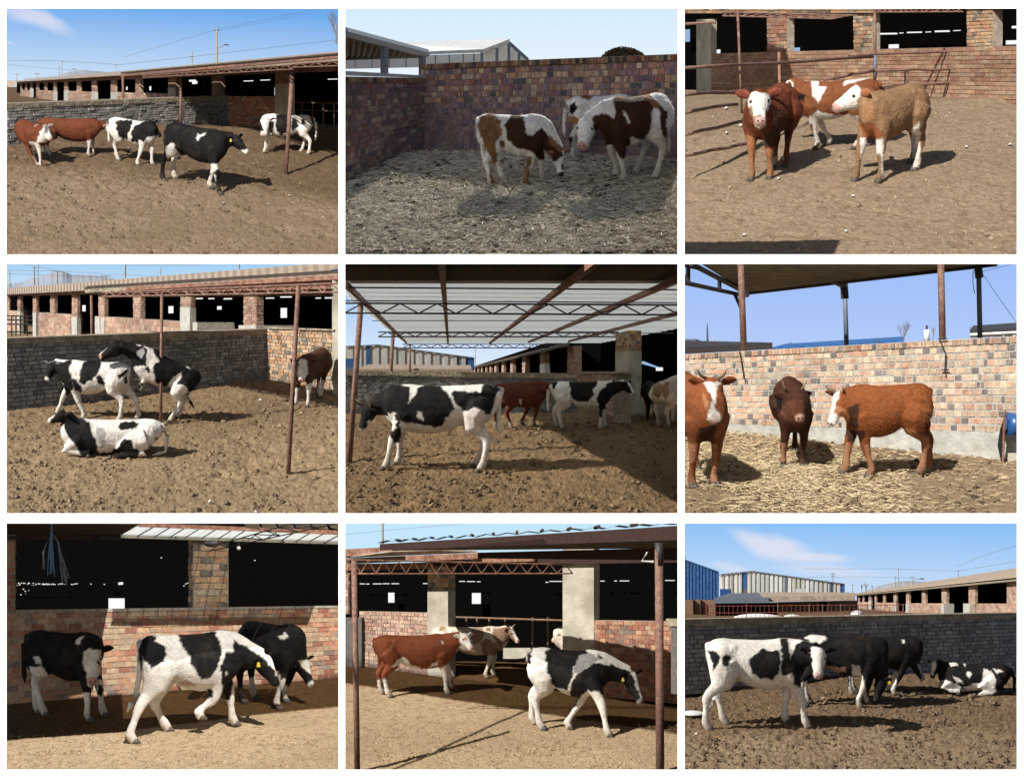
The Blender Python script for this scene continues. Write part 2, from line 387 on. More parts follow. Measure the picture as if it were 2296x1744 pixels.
def clods(p, n, Y0, r0=.012, r1=.045, col=(.10, .065, .035), name='dung_clods', col2=None, region=None):
    mb = MB(); col2 = col2 or tuple(c*1.9 for c in col)
    for i in range(n):
        g = rand_ground(p, Y0=Y0) if not region else rand_ground(p, *region)
        r = r0+(r1-r0)*random.random()**3; s = random.random(); t = tuple(a*(1-s)+b*s for a, b in zip(col, col2))
        a = random.random()*6.3; k = 5; vs = []; fs = []
        for j in range(k):
            q = a+6.283*j/k; w = random.uniform(.7, 1.3); vs.append(g+V((math.cos(q)*r*w*1.3, math.sin(q)*r*w*1.3, -.01)))
        for j in range(k):
            q = a+.4+6.283*j/k; w = random.uniform(.5, 1.0); vs.append(g+V((math.cos(q)*r*w, math.sin(q)*r*w, r*random.uniform(.4, .9))))
        vs.append(g+V((0, 0, r*random.uniform(.7, 1.1))))
        for j in range(k):
            m = (j+1) % k; fs += [(j, m, k+m, k+j), (k+j, k+m, 2*k)]
        mb.add(vs, fs, t)
    solo(p, name, mb, M['clod'], kind='stuff', base=V((0, 0, 0)))
def straw(p, n, Y0, cols, ln=(.04, .13), w=.004, region=None):
    mb = MB()
    for i in range(n):
        g = rand_ground(p, Y0=Y0) if not region else rand_ground(p, *region)
        a = random.random()*6.3; l = random.uniform(*ln)*.5; d = V((math.cos(a), math.sin(a), random.uniform(-.25, .35)))*l
        e = V((-math.sin(a), math.cos(a), 0))*w*random.uniform(.6, 1.6); up = V((0, 0, w*1.2)); z = V((0, 0, random.uniform(.005, .045)))
        t = random.choice(cols); k = random.uniform(.7, 1.2)
        mb.add([g-d+e+z, g-d-e+z, g+d-e+z, g+d+e+z, g-d+up+z, g+d+up+z], [(1, 2, 5, 4), (3, 0, 4, 5), (0, 1, 4), (2, 3, 5), (0, 3, 2, 1)], tuple(c*k for c in t))
    solo(p, 'straw', mb, M['straw'], kind='stuff', base=V((0, 0, 0)))
def sky_back(p, bot, top, cloud=None, ytop=None, ybot=None, D=1400):
    """the sky beyond the yard: lavish gradient from the horizon colour to the higher colour"""
    m = bpy.data.materials.new('sky'); m.use_nodes = True; N, Lk = m.node_tree.nodes, m.node_tree.links
    N.remove(N['Principled BSDF']); e = N.new('ShaderNodeEmission'); Lk.new(e.outputs[0], N['Material Output'].inputs[0])
    tc = N.new('ShaderNodeTexCoord'); sp = N.new('ShaderNodeSeparateXYZ'); Lk.new(tc.outputs['Object'], sp.inputs[0])
    a = p.at(1100, p.yh, D).z; b = p.at(1100, p.fy0, D).z
    r = N.new('ShaderNodeMapRange'); r.inputs[1].default_value = a; r.inputs[2].default_value = b; Lk.new(sp.outputs[2], r.inputs[0])
    x = N.new('ShaderNodeMix'); x.data_type = 'RGBA'; x.inputs[6].default_value = bot; x.inputs[7].default_value = top; Lk.new(r.outputs[0], x.inputs[0]); src = x.outputs[2]
    for (X, Y, rx, ry, rot, amt) in (cloud or []):
        c = p.at(X, Y, D); u = (p.at(X+100, Y, D)-c).length/100
        mp = N.new('ShaderNodeMapping'); mp.vector_type = 'TEXTURE'; mp.inputs['Location'].default_value = c
        mp.inputs['Rotation'].default_value = (0, R(rot), 0); mp.inputs['Scale'].default_value = (rx*u, 1e4, ry*u)
        nz = N.new('ShaderNodeTexNoise'); nz.inputs['Scale'].default_value = .018; nz.inputs['Detail'].default_value = 8; Lk.new(tc.outputs['Object'], nz.inputs['Vector'])
        sc = N.new('ShaderNodeVectorMath'); sc.operation = 'MULTIPLY_ADD'; sc.inputs[1].default_value = (rx*u*1.4, 0, ry*u*1.4); sc.inputs[2].default_value = (-rx*u*.7, 0, -ry*u*.7)
        Lk.new(nz.outputs['Color'], sc.inputs[0]); ad = N.new('ShaderNodeVectorMath'); Lk.new(tc.outputs['Object'], ad.inputs[0]); Lk.new(sc.outputs[0], ad.inputs[1])
        Lk.new(ad.outputs[0], mp.inputs[0])
        ln = N.new('ShaderNodeVectorMath'); ln.operation = 'LENGTH'; Lk.new(mp.outputs[0], ln.inputs[0])
        rr = N.new('ShaderNodeMapRange'); rr.interpolation_type = 'SMOOTHSTEP'; rr.inputs[1].default_value = 1.05; rr.inputs[2].default_value = .25; rr.inputs[4].default_value = amt
        Lk.new(ln.outputs['Value'], rr.inputs[0])
        y = N.new('ShaderNodeMix'); y.data_type = 'RGBA'; Lk.new(rr.outputs[0], y.inputs[0]); Lk.new(src, y.inputs[6]); y.inputs[7].default_value = lin(226, 228, 242); src = y.outputs[2]
    Lk.new(src, e.inputs[0]); e.inputs[1].default_value = 2**-EXPO
    yt = p.fy0-22 if ytop is None else ytop; yb = p.yh+30 if ybot is None else ybot
    mb = MB(); q = [p.at(p.fx0-20, yb, D), p.at(p.fx1+20, yb, D), p.at(p.fx1+20, yt, D), p.at(p.fx0-20, yt, D)]
    mb.add(q, [(0, 1, 2, 3)]); me = mb.mesh('sky', m); o = bpy.data.objects.new('sky', me); p.skyc.objects.link(o); o.matrix_world = p.M.copy(); o['kind'] = 'structure'
def hills(p, pts, D=900, yb=None):
    """a ridge line in pixels"""
    yb = p.yh+4 if yb is None else yb
    fine = []
    for (xa, ya), (xb, yb2) in zip(pts, pts[1:]):
        for i in range(8):
            t = i/8; fine.append((xa+(xb-xa)*t, ya+(yb2-ya)*t+random.uniform(-1.5, 1.5)))
    fine.append(pts[-1]); mb = MB(); n = len(fine)
    rows = [[p.at(x, y, D) for x, y in fine], [p.at(x, y*.45+yb*.55, D-70) for x, y in fine], [p.at(x, yb, D-150) for x, y in fine]]
    mb.add(sum(rows, []), [(r*n+i, (r+1)*n+i, (r+1)*n+i+1, r*n+i+1) for r in range(2) for i in range(n-1)])
    solo(p, 'hills', mb, M['hill'], kind='structure', base=V((0, 0, 0)))

# ------------------------------------------------------------------ small builders
def px2m(p, D): return p.sc*D/FL
def pole(p, X, Yt, Yb, D, label, arms=((.1, 34),), r=None, lamp=None, name='utility_pole', cat='utility pole', group='utility poles'):
    u = px2m(p, D); r = (r or 3)*u; b = p.at(X, Yb, D); t = p.at(X, Yt, D); th = Thing(p, name, b, label, cat, group)
    mb = MB(); mb.tube([b, t], [r*1.15, r*.8], 8); th.part('shaft', mb, M['concrete'])
    for f, w in arms:
        c = b.lerp(t, 1-f); mb = MB(); mb.tube([c-V((w/2*u, 0, 0)), c+V((w/2*u, 0, 0))], max(1.6*u, r*.35), 6); th.part('crossarm', mb, M['steel'])
        mb = MB()
        for q in (-.45, 0, .45): mb.tube([c+V((q*w*u, 0, 0)), c+V((q*w*u, 0, 8*u))], 1.6*u, 6)
        th.part('insulator', mb, M['white'], kind='stuff')
    if lamp:
        mb = MB(); mb.tube([p.at(*lamp[0], D), p.at(*lamp[1], D)], 1.6*u, 6); th.part('lamp_arm', mb, M['steel'])
        mb = MB(); mb.ball(p.at(lamp[1][0]+8, lamp[1][1], D), 18*u, 5*u, 4*u); th.part('lamp_head', mb, M['steel'])
    return th
def wire(p, pts, D, label, w=1.3, group='overhead wires', sag=0, name='overhead_wire', m='wire'):
    P = []; 
    for (xa, ya), (xb, yb) in zip(pts, pts[1:]):
        for i in range(8): t = i/8; P.append((xa+(xb-xa)*t, ya+(yb-ya)*t+sag*4*t*(1-t)))
    P.append(pts[-1]); D0, D1 = D if isinstance(D, tuple) else (D, D); n = len(P)-1
    Q = [p.at(x, y, D0+(D1-D0)*i/n) for i, (x, y) in enumerate(P)]
    mb = MB(); mb.tube(Q, [w*.5*px2m(p, q.y) for q in Q], 5, caps=False); return solo(p, name, mb, M[m], label, 'wire', group, base=Q[0])
def bare_tree(p, X, Yb, Yt, D, label, w=60, n=5, seed=1, name='bare_tree', lean=0):
    random.seed(seed); u = px2m(p, D); b = p.at(X, Yb, D); th = Thing(p, name, b, label, 'tree', 'bare winter trees')
    H = (Yb-Yt)*u; t = MB(); c = MB(); t.tube([b, b+V((lean*u*.3, 0, H*.45))], [H*.03, H*.018], 7); th.part('trunk', t, M['twig'])
    def grow(o, d, l, r, k):
        e = o+d*l; c.tube([o, o.lerp(e, .5)+V((random.uniform(-1, 1), random.uniform(-1, 1), 0))*l*.06, e], [r, r*.75, r*.5], 4, caps=False)
        if k:
            for i in range(3 if k > 1 else 4):
                q = V((random.uniform(-1, 1)*.6, random.uniform(-1, 1)*.6, random.uniform(.3, 1))).normalized()
                grow(o.lerp(e, random.uniform(.4, 1)), (d+q*.75).normalized(), l*random.uniform(.5, .8), r*.5, k-1)
    for i in range(n):
        a = random.random()*6.3; d = V((math.cos(a)*.5*w/60+lean*.004, math.sin(a)*.4, 1)).normalized()
        grow(b+V((lean*u*.3*.7, 0, H*random.uniform(.15, .42))), d, H*.33, max(H*.010, u*.8), 3)
    th.part('crown', c, M['twig'])
def corrugated(c, n, waves, depth, t=.004, along_u=True):
    """a sheet through corners c (bl, br, tr, tl) with ridges; u from left to right"""
    bl, br, tr, tl = c; mb = MB(); k = waves*4; vs = []
    for j in (0, 1):
        for i in range(k+1):
            u = i/k; h = (0, .5, 1, .5)[i % 4]*depth
            q = (bl*(1-u)+br*u) if j == 0 else (tl*(1-u)+tr*u)
            vs.append(q+n*h)
    vs2 = [v-n*t for v in vs]; m = k+1; f = [(i, i+1, m+i+1, m+i) for i in range(k)]; f2 = [tuple(2*m+x for x in reversed(q)) for q in f]
    f3 = [(i, 2*m+i, 2*m+i+1, i+1) for i in range(k)]+[(m+i, m+i+1, 3*m+i+1, 3*m+i) for i in range(k)]
    mb.add(vs+vs2, f+f2+f3+[(0, m, 3*m, 2*m), (k, 2*m+k, 3*m+k, m+k)]); return mb
def truss(th, a0, a1, b0, b1, n, r, m, name='truss', pts=False):
    """a0-a1 top chord, b0-b1 bottom chord, n zigzags; one steel lattice girder"""
    mb = MB(); mb.tube([a0, a1], r*1.25, 6); mb.tube([b0, b1], r*1.25, 6)
    for i in range(n):
        u, w, x = i/n, (i+.5)/n, (i+1)/n; mb.tube([b0.lerp(b1, u), a0.lerp(a1, w), b0.lerp(b1, x)], r, 5)
    th.part(name, mb, M[m])
# ------------------------------------------------------------------ cattle
WHITE = (.76, .73, .69); BLACK = (.010, .009, .010); RED = (.150, .043, .021); CREAM = (.66, .58, .48); BROWN = (.26, .14, .07)
DKBROWN = (.06, .025, .015); GREY = (.30, .29, .29); PINK = (.55, .33, .29); TAN = (.40, .24, .13); ORANGE = (.36, .12, .045)
COWS = []
def cow(p, label, a, top, yaw, feet=None, poll=None, nose=None, base=WHITE, polys=(), L=1.0, W=1.0, B=1.0, nosec=PINK, horn=0, tag=None,
        tail=None, lying=False, pitch=0, fur=0, name='cow', hd=.44, earc=None, group='cattle in the yards', neckw=1.0, dz=0.0, ears=1, noselen=None):
    g = p.G(*a); H = (p.at(a[0], top, g.y).z-g.z)*1.045
    Z = V((0, -p.T, 1)).normalized() if g.y < p.D0 else V((0, 0, 1))
    h = V((math.cos(R(yaw)), math.sin(R(yaw)), 0)); X = (h-Z*h.dot(Z)).normalized(); Y = Z.cross(X)
    Rm = Matrix((X, Y, Z)).transposed(); Ri = Rm.transposed()
    toL = lambda P: (Ri @ (P-g))/H
    lift = lambda q: toL(p.at(q[0], q[1], g.y-(q[2] if len(q) > 2 else 0)*H))
    mb = MB(); ex = V((1, 0, 0)); ey = V((0, 1, 0)); ez = V((0, 0, 1))
    zl = -.40 if lying else 0
    hip = V((-.40*L, 0, .72+zl)); RP = Matrix.Rotation(-R(pitch), 3, 'Y')
    T = lambda v: hip+RP @ (v-hip)
    st = [(-.635, .83, .055, .06), (-.60, .81, .12, .10), (-.52, .78, .19, .16), (-.42, .775, .205, .180), (-.28, .755, .212, .180), (-.10, .705, .256, .215),
          (.08, .682, .275, .232), (.24, .69, .278, .22), (.36, .705, .27, .19), (.46, .725, .245, .165), (.55, .75, .19, .13), (.61, .77, .11, .08)]
    secs = []
    for x, zc, hh, hw in st:
        if B != 1 and abs(x) < .5: zc -= (B-1)*hh*.6; hh *= 1+(B-1)*.6
        if lying: hw *= 1.12; zc = min(zc, 1)
        c = T(V((x*L, 0, zc+zl))); secs.append((c, ey*hw*W, RP @ (ez*hh)))
    mb.loft(secs, 18)
    # withers and hip bones
    for s in (-1, 1): mb.ball(T(V((-.30*L, s*.115*W, .885+zl))), .055, .045, .045); mb.ball(T(V((-.57*L, s*.07*W, .86+zl))), .05, .045, .05)
    mb.ball(T(V((.33*L, 0, .90+zl))), .16, .07*W, .085); mb.ball(T(V((-.46*L, 0, .90+zl))), .12, .12*W, .075)
    for s in (-1, 1):
        mb.ball(T(V((.35*L, s*.115*W, .72+zl))), .13, .08, .20); mb.ball(T(V((-.44*L, s*.11*W, .74+zl))), .16, .11, .19)
    nb = T(V((.44*L, 0, .79+zl)))
    pl = lift(poll) if poll else V((.83*L, 0, 1.04+zl)); ns = lift(nose) if nose else pl+V((.30, 0, -.30))
    d0 = (pl-nb); dn = d0.normalized(); side = dn.cross(ez); side = side.normalized() if side.length > .15 else ey; upn = side.cross(dn)
    rs = [(-.10, .11, .15), (.04, .13, .185), (.3, .115, .165), (.6, .095, .132), (.85, .083, .112), (1.0, .078, .10)]
    mb.loft([(nb+d0*t, side*w*W*neckw, upn*hh*neckw) for t, w, hh in rs], 14)
    ax = ns-pl; hl = ax.length
    if hl < .30: ax = ax.normalized()*.30 if hl > 1e-3 else V((.3, 0, 0))
    hl = ax.length; ax = ax.normalized(); up = ez-ax*ez.dot(ax)
    up = up.normalized() if up.length > .2 else (ex-ax*ex.dot(ax)).normalized(); sd = ax.cross(up)
    k = min(max(hl, .36), .50)/.44*(hd/.44)
    hs = [(-.06, .05, .06, .0), (.02, .082, .088, .0), (.14, .096, .108, .012), (.30, .094, .102, .02), (.48, .074, .086, .022), (.66, .058, .066, .02), (.82, .058, .058, .02), (.93, .056, .05, .022), (1.0, .036, .03, .026)]
    mb.loft([(pl+ax*hl*t-up*o*k, sd*w*k*1.10, up*dd*k*1.08) for t, w, dd, o in hs], 14)
    hoofs = []; legs = []
    def leg(chain): legs.append(chain); mb.loft([(c, *ring(c, chain, i, r)) for i, (c, r) in enumerate(chain)], 10)
    def ring(c, ch, i, r):
        d = (ch[min(i+1, len(ch)-1)][0]-ch[max(i-1, 0)][0]); s = d.cross(ex); s = s.normalized() if s.length > 1e-3 else ey; u = s.cross(d.normalized()).normalized()
        return s*r, u*r*1.12
    if not lying:
        F = feet or [None]*4; pts = []
        for i, f in enumerate(F):
            if f is None: q = V(((.35 if i < 2 else -.45)*L, (-1 if i % 2 else 1)*.11, 0)); kn = None
            else:
                q = toL(p.G(f[0], f[1])); q.z = 0; kn = (f[2], f[3]) if len(f) > 3 else None
                if len(f) in (3, 5): q = toL(p.at(f[0], f[1], g.y-f[-1]*H))       # a lifted hoof
            pts.append((q, kn))
        for a_, b_ in ((0, 1), (2, 3)):
            sg = 1 if pts[a_][0].y >= pts[b_][0].y else -1
            for j, s in ((a_, sg), (b_, -sg)):
                q, kn = pts[j]; q = q.copy()
                q.y = s*max(.05, min(.17, abs(q.y) if q.y*s > 0 else .06)) if F[j] is None or True else q.y
                if F[j] is not None and len(F[j]) > 2 and False: pass
                if j < 2:
                    sh = T(V((.36*L, s*.115*W, .68)))
                    K = V((q.x*.6+sh.x*.4+.02, q.y*.8+sh.y*.2, q.z+.335*(sh.z-q.z)/.68))
                    if kn:
                        e = toL(p.at(kn[0], kn[1], (p.at(*kn, 1).y*0+(g+Rm @ (K*H)).y))); K = V((e.x, K.y, e.z))
                    ft = q+V((-.015, 0, .085)); 
                    leg([(sh, .105), (sh.lerp(K, .3), .092), (sh.lerp(K, .68), .058), (K.lerp(sh, .08), .052), (K.lerp(ft, .15), .044), (K.lerp(ft, .55), .031), (ft.lerp(K, .12), .036), (ft, .043), (q+V((.012, 0, .03)), .040), (q+V((.018, 0, .0)), .036)])
                else:
                    th = V((-.43*L, s*.115*W, .74)); stf = V((-.32*L+(q.x+.45*L)*.35, s*.135*W, .56))
                    K = V((q.x*.62+(-.43*L)*.38-.075, q.y*.85+th.y*.15, q.z*.6+.375))
                    if kn:
                        e = toL(p.at(kn[0], kn[1], (g+Rm @ (K*H)).y)); K = V((e.x, K.y, e.z))
                    ft = q+V((-.025, 0, .09))
                    leg([(th, .15), (th.lerp(stf, .6), .145), (stf.lerp(K, .25), .105), (stf.lerp(K, .6), .062), (K.lerp(stf, .12), .050), (K.lerp(ft, .1), .047), (K.lerp(ft, .5), .032), (ft.lerp(K, .12), .038), (ft, .045), (q+V((.012, 0, .03)), .041), (q+V((.018, 0, 0)), .037)])
                hoofs.append((q, s))
    else:
        sg = -1 if (Rm @ V((0, 1, 0))).y > 0 else 1           # the side the viewer sees
        for s in (-1, 1):
            near = s == sg
            sh = V((.36*L, s*.14, .30)); K = V((.56*L, s*.17, .09)); ft = V((.30*L, s*.20, .05))
            leg([(sh, .10), (sh.lerp(K, .5), .08), (K, .058), (K.lerp(ft, .5), .042), (ft, .044), (ft+V((-.05, 0, 0)), .04)])
            th = V((-.42*L, s*.16, .30)); stf = V((-.14*L, s*.24, .20)); K = V((-.42*L, s*.27, .08)); ft = V((-.08*L, s*.31, .045))
            leg([(th, .17), (th.lerp(stf, .6), .15), (stf, .12), (stf.lerp(K, .6), .07), (K, .055), (K.lerp(ft, .5), .042), (ft, .045), (ft+V((.06, 0, -.005)), .04)])
            hoofs += [(V((.25*L, s*.20, .0)), s), (ft+V((.08, 0, -.04)), s)]
    me = bpy.data.meshes.new('tmp'); me.from_pydata([tuple(V(v)*H) for v in mb.v], [], mb.f)
    o = bpy.data.objects.new('tmp', me); S.collection.objects.link(o)
    r = o.modifiers.new('r', 'REMESH'); r.mode = 'VOXEL'; r.voxel_size = max(.0165*H, .014); r.adaptivity = 0
    sm = o.modifiers.new('s', 'SMOOTH'); sm.factor = .5; sm.iterations = 7
    COWS.append(dict(tmp=o, p=p, g=g, H=H, Rm=Rm, label=label, base=base, polys=polys, pl=pl, ns=ns, ax=ax, up=up, sd=sd, hl=hl, k=k, nosec=nosec, horn=horn, tag=tag,
                     tail=tail, hoofs=hoofs, lying=lying, L=L, W=W, name=name, T=T, zl=zl, fur=fur, earc=earc, group=group, toL=toL, lift=lift, ears=ears))
def finish_cows():
    bpy.context.view_layer.update(); dg = bpy.context.evaluated_depsgraph_get()
    outs = []
    for c in COWS:
        e = c['tmp'].evaluated_get(dg); me = bpy.data.meshes.new_from_object(e); outs.append(me)
    for c, me in zip(COWS, outs):
        bpy.data.objects.remove(c['tmp'], do_unlink=True)
        p, H, g, Rm = c['p'], c['H'], c['g'], c['Rm']
        root = bpy.data.objects.new(c['name'], None); p.col.objects.link(root); root.empty_display_size = .1
        root.matrix_world = p.M @ (Matrix.Translation(g) @ Rm.to_4x4()); setp(root, c['label'], 'cow', c['group'])
        n = len(me.vertices); co = np.empty(n*3, 'f'); me.vertices.foreach_get('co', co); co = co.reshape(-1, 3)
        nr = np.empty(n*3, 'f'); me.vertices.foreach_get('normal', nr); nr = nr.reshape(-1, 3)
        Rn = np.array(Rm); loc = co @ Rn.T+np.array(g); px = p.proj(loc)
        def paint(cc, px):
            C = np.tile(np.array(c['base'], float), (len(px), 1))
            jit = np.stack([fbm(cc[:, 0]*16+5, cc[:, 2]*16+cc[:, 1]*9, 3, 3), fbm(cc[:, 0]*16+55, cc[:, 2]*16+cc[:, 1]*9, 3, 8)], 1)-.5
            q = px+jit*26
            for col, poly in c['polys']:
                d = sdf(q, poly); w = np.clip(.5-d/7, 0, 1)[:, None]; C = C*(1-w)+np.array(col)*w
            lc = cc/H; m = np.linalg.norm(lc-np.array(c['ns']), axis=1); w = np.clip((.075-m)/.02, 0, 1)[:, None]; C = C*(1-w)+np.array(c['nosec'])*w
            mott = (fbm(lc[:, 0]*6, lc[:, 2]*6+lc[:, 1]*5, 3, 21)-.5)[:, None]; C = C*(1+mott*.5)
            low = np.clip((.24-lc[:, 2]+.10*jit[:, 0])/.22, 0, 1)*.60 if not c['lying'] else np.clip((.12-lc[:, 2])/.12, 0, 1)*.5   # mud on the shanks
            C = C*(1-low[:, None])+np.array((.30, .22, .15))*low[:, None]*np.minimum(1, C.mean(1, keepdims=True)*2+.15)
            return C
        C = paint(co.astype(float), px)
        at = me.color_attributes.new('tint', 'FLOAT_COLOR', 'POINT'); at.data.foreach_set('color', np.concatenate([C, np.ones((n, 1))], 1).astype('f').ravel())
        me.materials.clear(); me.materials.append(M['coat']); me.polygons.foreach_set('use_smooth', [True]*len(me.polygons)); me.name = 'body'
        def part(name, mb, m, smooth=True, parent=root, kind=None):
            mm = mb.mesh(name, m, smooth=smooth); o = bpy.data.objects.new(name, mm); p.col.objects.link(o); o.parent = parent
            if kind: o['kind'] = kind
            return o
        out = (px[:, 0] < p.fx0-16) | (px[:, 0] > p.fx1+16)
        if out.any():
            import bmesh
            bm = bmesh.new(); bm.from_mesh(me); bm.verts.ensure_lookup_table(); bmesh.ops.delete(bm, geom=[bm.verts[i] for i in np.nonzero(out)[0]], context='VERTS'); bm.to_mesh(me); bm.free()
        inside = lambda P: p.fx0-16 < p.proj([Rm @ (V(P)*H)+g])[0][0] < p.fx1+16
        ob = bpy.data.objects.new('body', me); p.col.objects.link(ob); ob.parent = root
        pl, ax, up, sd, hl, k = c['pl'], c['ax'], c['up'], c['sd'], c['hl'], c['k']
        hcol = c['base'] if (c['base'][0] < .05 and c['earc'] is None) else tuple(C[np.argmin(np.linalg.norm(co/H-np.array(pl+ax*hl*.08), axis=1))]) if c['earc'] is None else c['earc']
        for s in ((-1, 1) if c['ears'] else ()):
            if not inside(pl): continue
            b = pl+ax*hl*.10+sd*s*.075*k+up*.03*k; d = (sd*s*1.0-ax*.22+up*.10).normalized(); fr = (up*.25+ax*.75-d*d.dot(ax)*.75).normalized(); w = d.cross(fr).normalized()
            mb = MB(); l = .155*k; mb.t = []
            secs = [(0, .022, .016), (.25, .040, .02), (.55, .050, .014), (.82, .034, .010), (1, .010, .005)]
            mb.loft([((b+d*l*t-fr*.02*math.sin(t*3))*H, w*a1*k*H, fr*b1*k*H) for t, a1, b1 in secs], 10)
            mb.t = [hcol[:3]+(1,) if len(hcol) == 3 else hcol]*len(mb.v); eo = part('ear', mb, M['coat'])
            if c['tag'] and (Rm @ sd).y*s < 0:
                tp = b+d*l*.7+fr*.02; mb = MB(); z = V((0, 0, -1)); zz = (Rm.transposed() @ z)
                a = tp*H; e = zz.normalized(); f_ = e.cross((Rm.transposed() @ V((0, 1, 0)))).normalized()
                mb.box8(a-f_*.010*H, a+f_*.010*H, a+f_*.018*H+e*.046*H, a-f_*.018*H+e*.046*H, (Rm.transposed() @ V((0, 1, 0))), .006); part('ear_tag', mb, M['tag'], False)
            q = pl+ax*hl*.34+sd*s*.080*k+up*.035*k; mb = MB(); mb.ball(q*H, .017*H*k); part('eye', mb, M['eye'])
            q = c['ns']-ax*.012+sd*s*.022*k+up*.006; mb = MB(); mb.ball(q*H, .010*H); part('nostril', mb, M['eye'])
            if c['horn']:
                hh = c['horn']; q = pl+ax*hl*.02+sd*s*.05*k+up*.06*k
                mb = MB(); mb.tube([q*H, (q+(sd*s*.6+up*.7)*.06*hh)*H, (q+(sd*s*.55+up*1.1)*.11*hh)*H], [.020*H, .014*H, .004*H], 7); part('horn', mb, M['horn'])
        for q, s in c['hoofs']:
            if not inside(q): continue
            for e_ in (-1, 1):
                mb = MB(); b = q+V((.026, e_*.019, 0)); mb.loft([((b+V((-.004, 0, .048)))*H, V((.030, 0, 0))*H, V((0, .019, 0))*H), ((b+V((.004, 0, .02)))*H, V((.040, 0, 0))*H, V((0, .022, 0))*H), ((b+V((.012, 0, -.004)))*H, V((.046, 0, 0))*H, V((0, .023, 0))*H)], 8)
                part('hoof', mb, M['hoof'])
        T, L, zl = c['T'], c['L'], c['zl']; t0 = T(V((-.60*L, 0, .90+zl)))
        if c['tail'] and c['tail'] != 'no': tp = [t0]+[c['lift'](q) for q in c['tail']]
        elif c['lying']: tp = [t0, V((-.68*L, .03, .30)), V((-.66*L, .10, .06)), V((-.5*L, .2, .03))]
        else: tp = [t0, V((-.68*L, .01, .80)), V((-.70*L, .02, .55)), V((-.68*L, .02, .34))]
        if c['tail'] != 'no':
            fine = [tp[0]]
            for a, b in zip(tp, tp[1:]): fine += [a.lerp(b, .5), b]
            nn = len(fine); rr = [.034*(1-i/nn)+.012 for i in range(nn)]; rr[-3:] = [.024, .030, .006]
            mb = MB(); mb.tube([f*H for f in fine], [r*H for r in rr], 7)
            tl = np.array(mb.v)@Rn.T+np.array(g); Ct = paint(np.array(mb.v), p.proj(tl)); mb.t = [tuple(x)+(1,) for x in Ct]; part('tail', mb, M['coat'])
        if c['fur']:
            mb = MB(); idx = np.random.choice(n, int(n*1.0)); rnd = np.random.rand(len(idx), 4)
            keep = (co[idx, 2] > .30*H); ln = .015*c['fur']
            vs = []; tt = []
            for q, (i, r4) in enumerate(zip(idx, rnd)):
                if not keep[q] or out[i]: continue
                P0 = co[i]; nrm = nr[i]; d = nrm*(.55+.5*r4[0])+np.array((-.6, 0, -.6))*(.7+r4[1]*.5)+(r4[2:3]-.5)*.15; d = d/np.linalg.norm(d)*ln*(.5+r4[3])
                s_ = np.cross(d, nrm+1e-3); s_ = s_/max(np.linalg.norm(s_), 1e-6)*.0028
                vs += [P0-s_, P0+s_, P0+d]; tt += [C[i]*(.88+.24*r4[1])]*3
            m_ = bpy.data.meshes.new('fur'); nv = len(vs); m_.from_pydata([tuple(v) for v in vs], [], [(i, i+1, i+2) for i in range(0, nv, 3)]); m_.materials.append(M['coat'])
            at = m_.color_attributes.new('tint', 'FLOAT_COLOR', 'POINT'); at.data.foreach_set('color', np.concatenate([np.array(tt), np.ones((nv, 1))], 1).astype('f').ravel())
            o = bpy.data.objects.new('fur', m_); p.col.objects.link(o); o.parent = root; o['kind'] = 'stuff'
# ------------------------------------------------------------------ walls, piers, barns
def quad(pl, x0, x1, t0, t1, b0, b1, off=0):
    """bl, br, tr, tl of a px quad on plane pl"""
    return (pl.pt(x0, b0, off), pl.pt(x1, b1, off), pl.pt(x1, t1, off), pl.pt(x0, t0, off))
def face(th, c, n, t, rows, cols, pal, mortar='mortar', name='wall', **kw):
    th.part(name, slab(*c, n, t), M[mortar])
    if rows: bricks(th, c, rows, cols, n, pal, **kw)
def back_t(p, P, n, xs):
    a = p.proj([P])[0][0]; b = p.proj([P+n*.5])[0][0]
    if abs(b-a) < 1e-3 or (xs-a)/(b-a) < 0: return .5
    t = .5*(xs-a)/(b-a)
    for _ in range(4):
        c = p.proj([P+n*t])[0][0]; t *= (xs-a)/max(abs(c-a), 1e-3)*(1 if c > a else -1) if (xs-a)*(c-a) > 0 else 1
    return min(abs(t), 14)
def pier(th, pl, x0, x1, t0, t1, b0, b1, rows, cols, pal, xs=None, plaster=None, pm='plaster', mortar='mortar', tk=.12):
    c = quad(pl, x0, x1, t0, t1, b0, b1); bl, br, tr, tl = c; p = pl.p
    right = xs is not None and xs > x1
    t = back_t(p, br if right else bl, pl.n, xs) if xs is not None else tk
    u = 0 if plaster is None else (b0-plaster)/(b0-t0)
    def mixc(v): return bl.lerp(tl, v), br.lerp(tr, v)
    m0, m1 = mixc(u)
    if u < 1: th.part('pier', slab(m0, m1, tr, tl, pl.n, t), M[mortar])
    if u > 0:
        f = -pl.n*.015; th.part('plaster_render', slab(bl+f, br+f, m1+f, m0+f, pl.n, t+.03), M[pm])
    if rows and u < 1:
        r = max(1, round(rows*(1-u))); bricks(th, (m0, m1, tr, tl), r, cols, pl.n, pal)
        if xs is not None:
            k = pl.n*t; sc = max(1, round(cols*abs(xs-(x1 if right else x0))/max(x1-x0, 1)))
            o = (br-bl).normalized()
            if right: bricks(th, (m1, m1+k, tr+k, tr), r, sc, -o, pal)
            else: bricks(th, (m0+k, m0, tl, tl+k), r, sc, o, pal)
def back_n(c): return (c[1]-c[0]).cross(c[3]-c[0]).normalized()
def line3(p, pa, Da, pb, Db, x):
    """point at px x on the 3D line whose ends are pixels pa, pb at depths Da, Db"""
    t = (x-pa[0])/(pb[0]-pa[0]); D = 1/((1-t)/Da+t/Db); return p.at(x, pa[1]+(pb[1]-pa[1])*t, D)
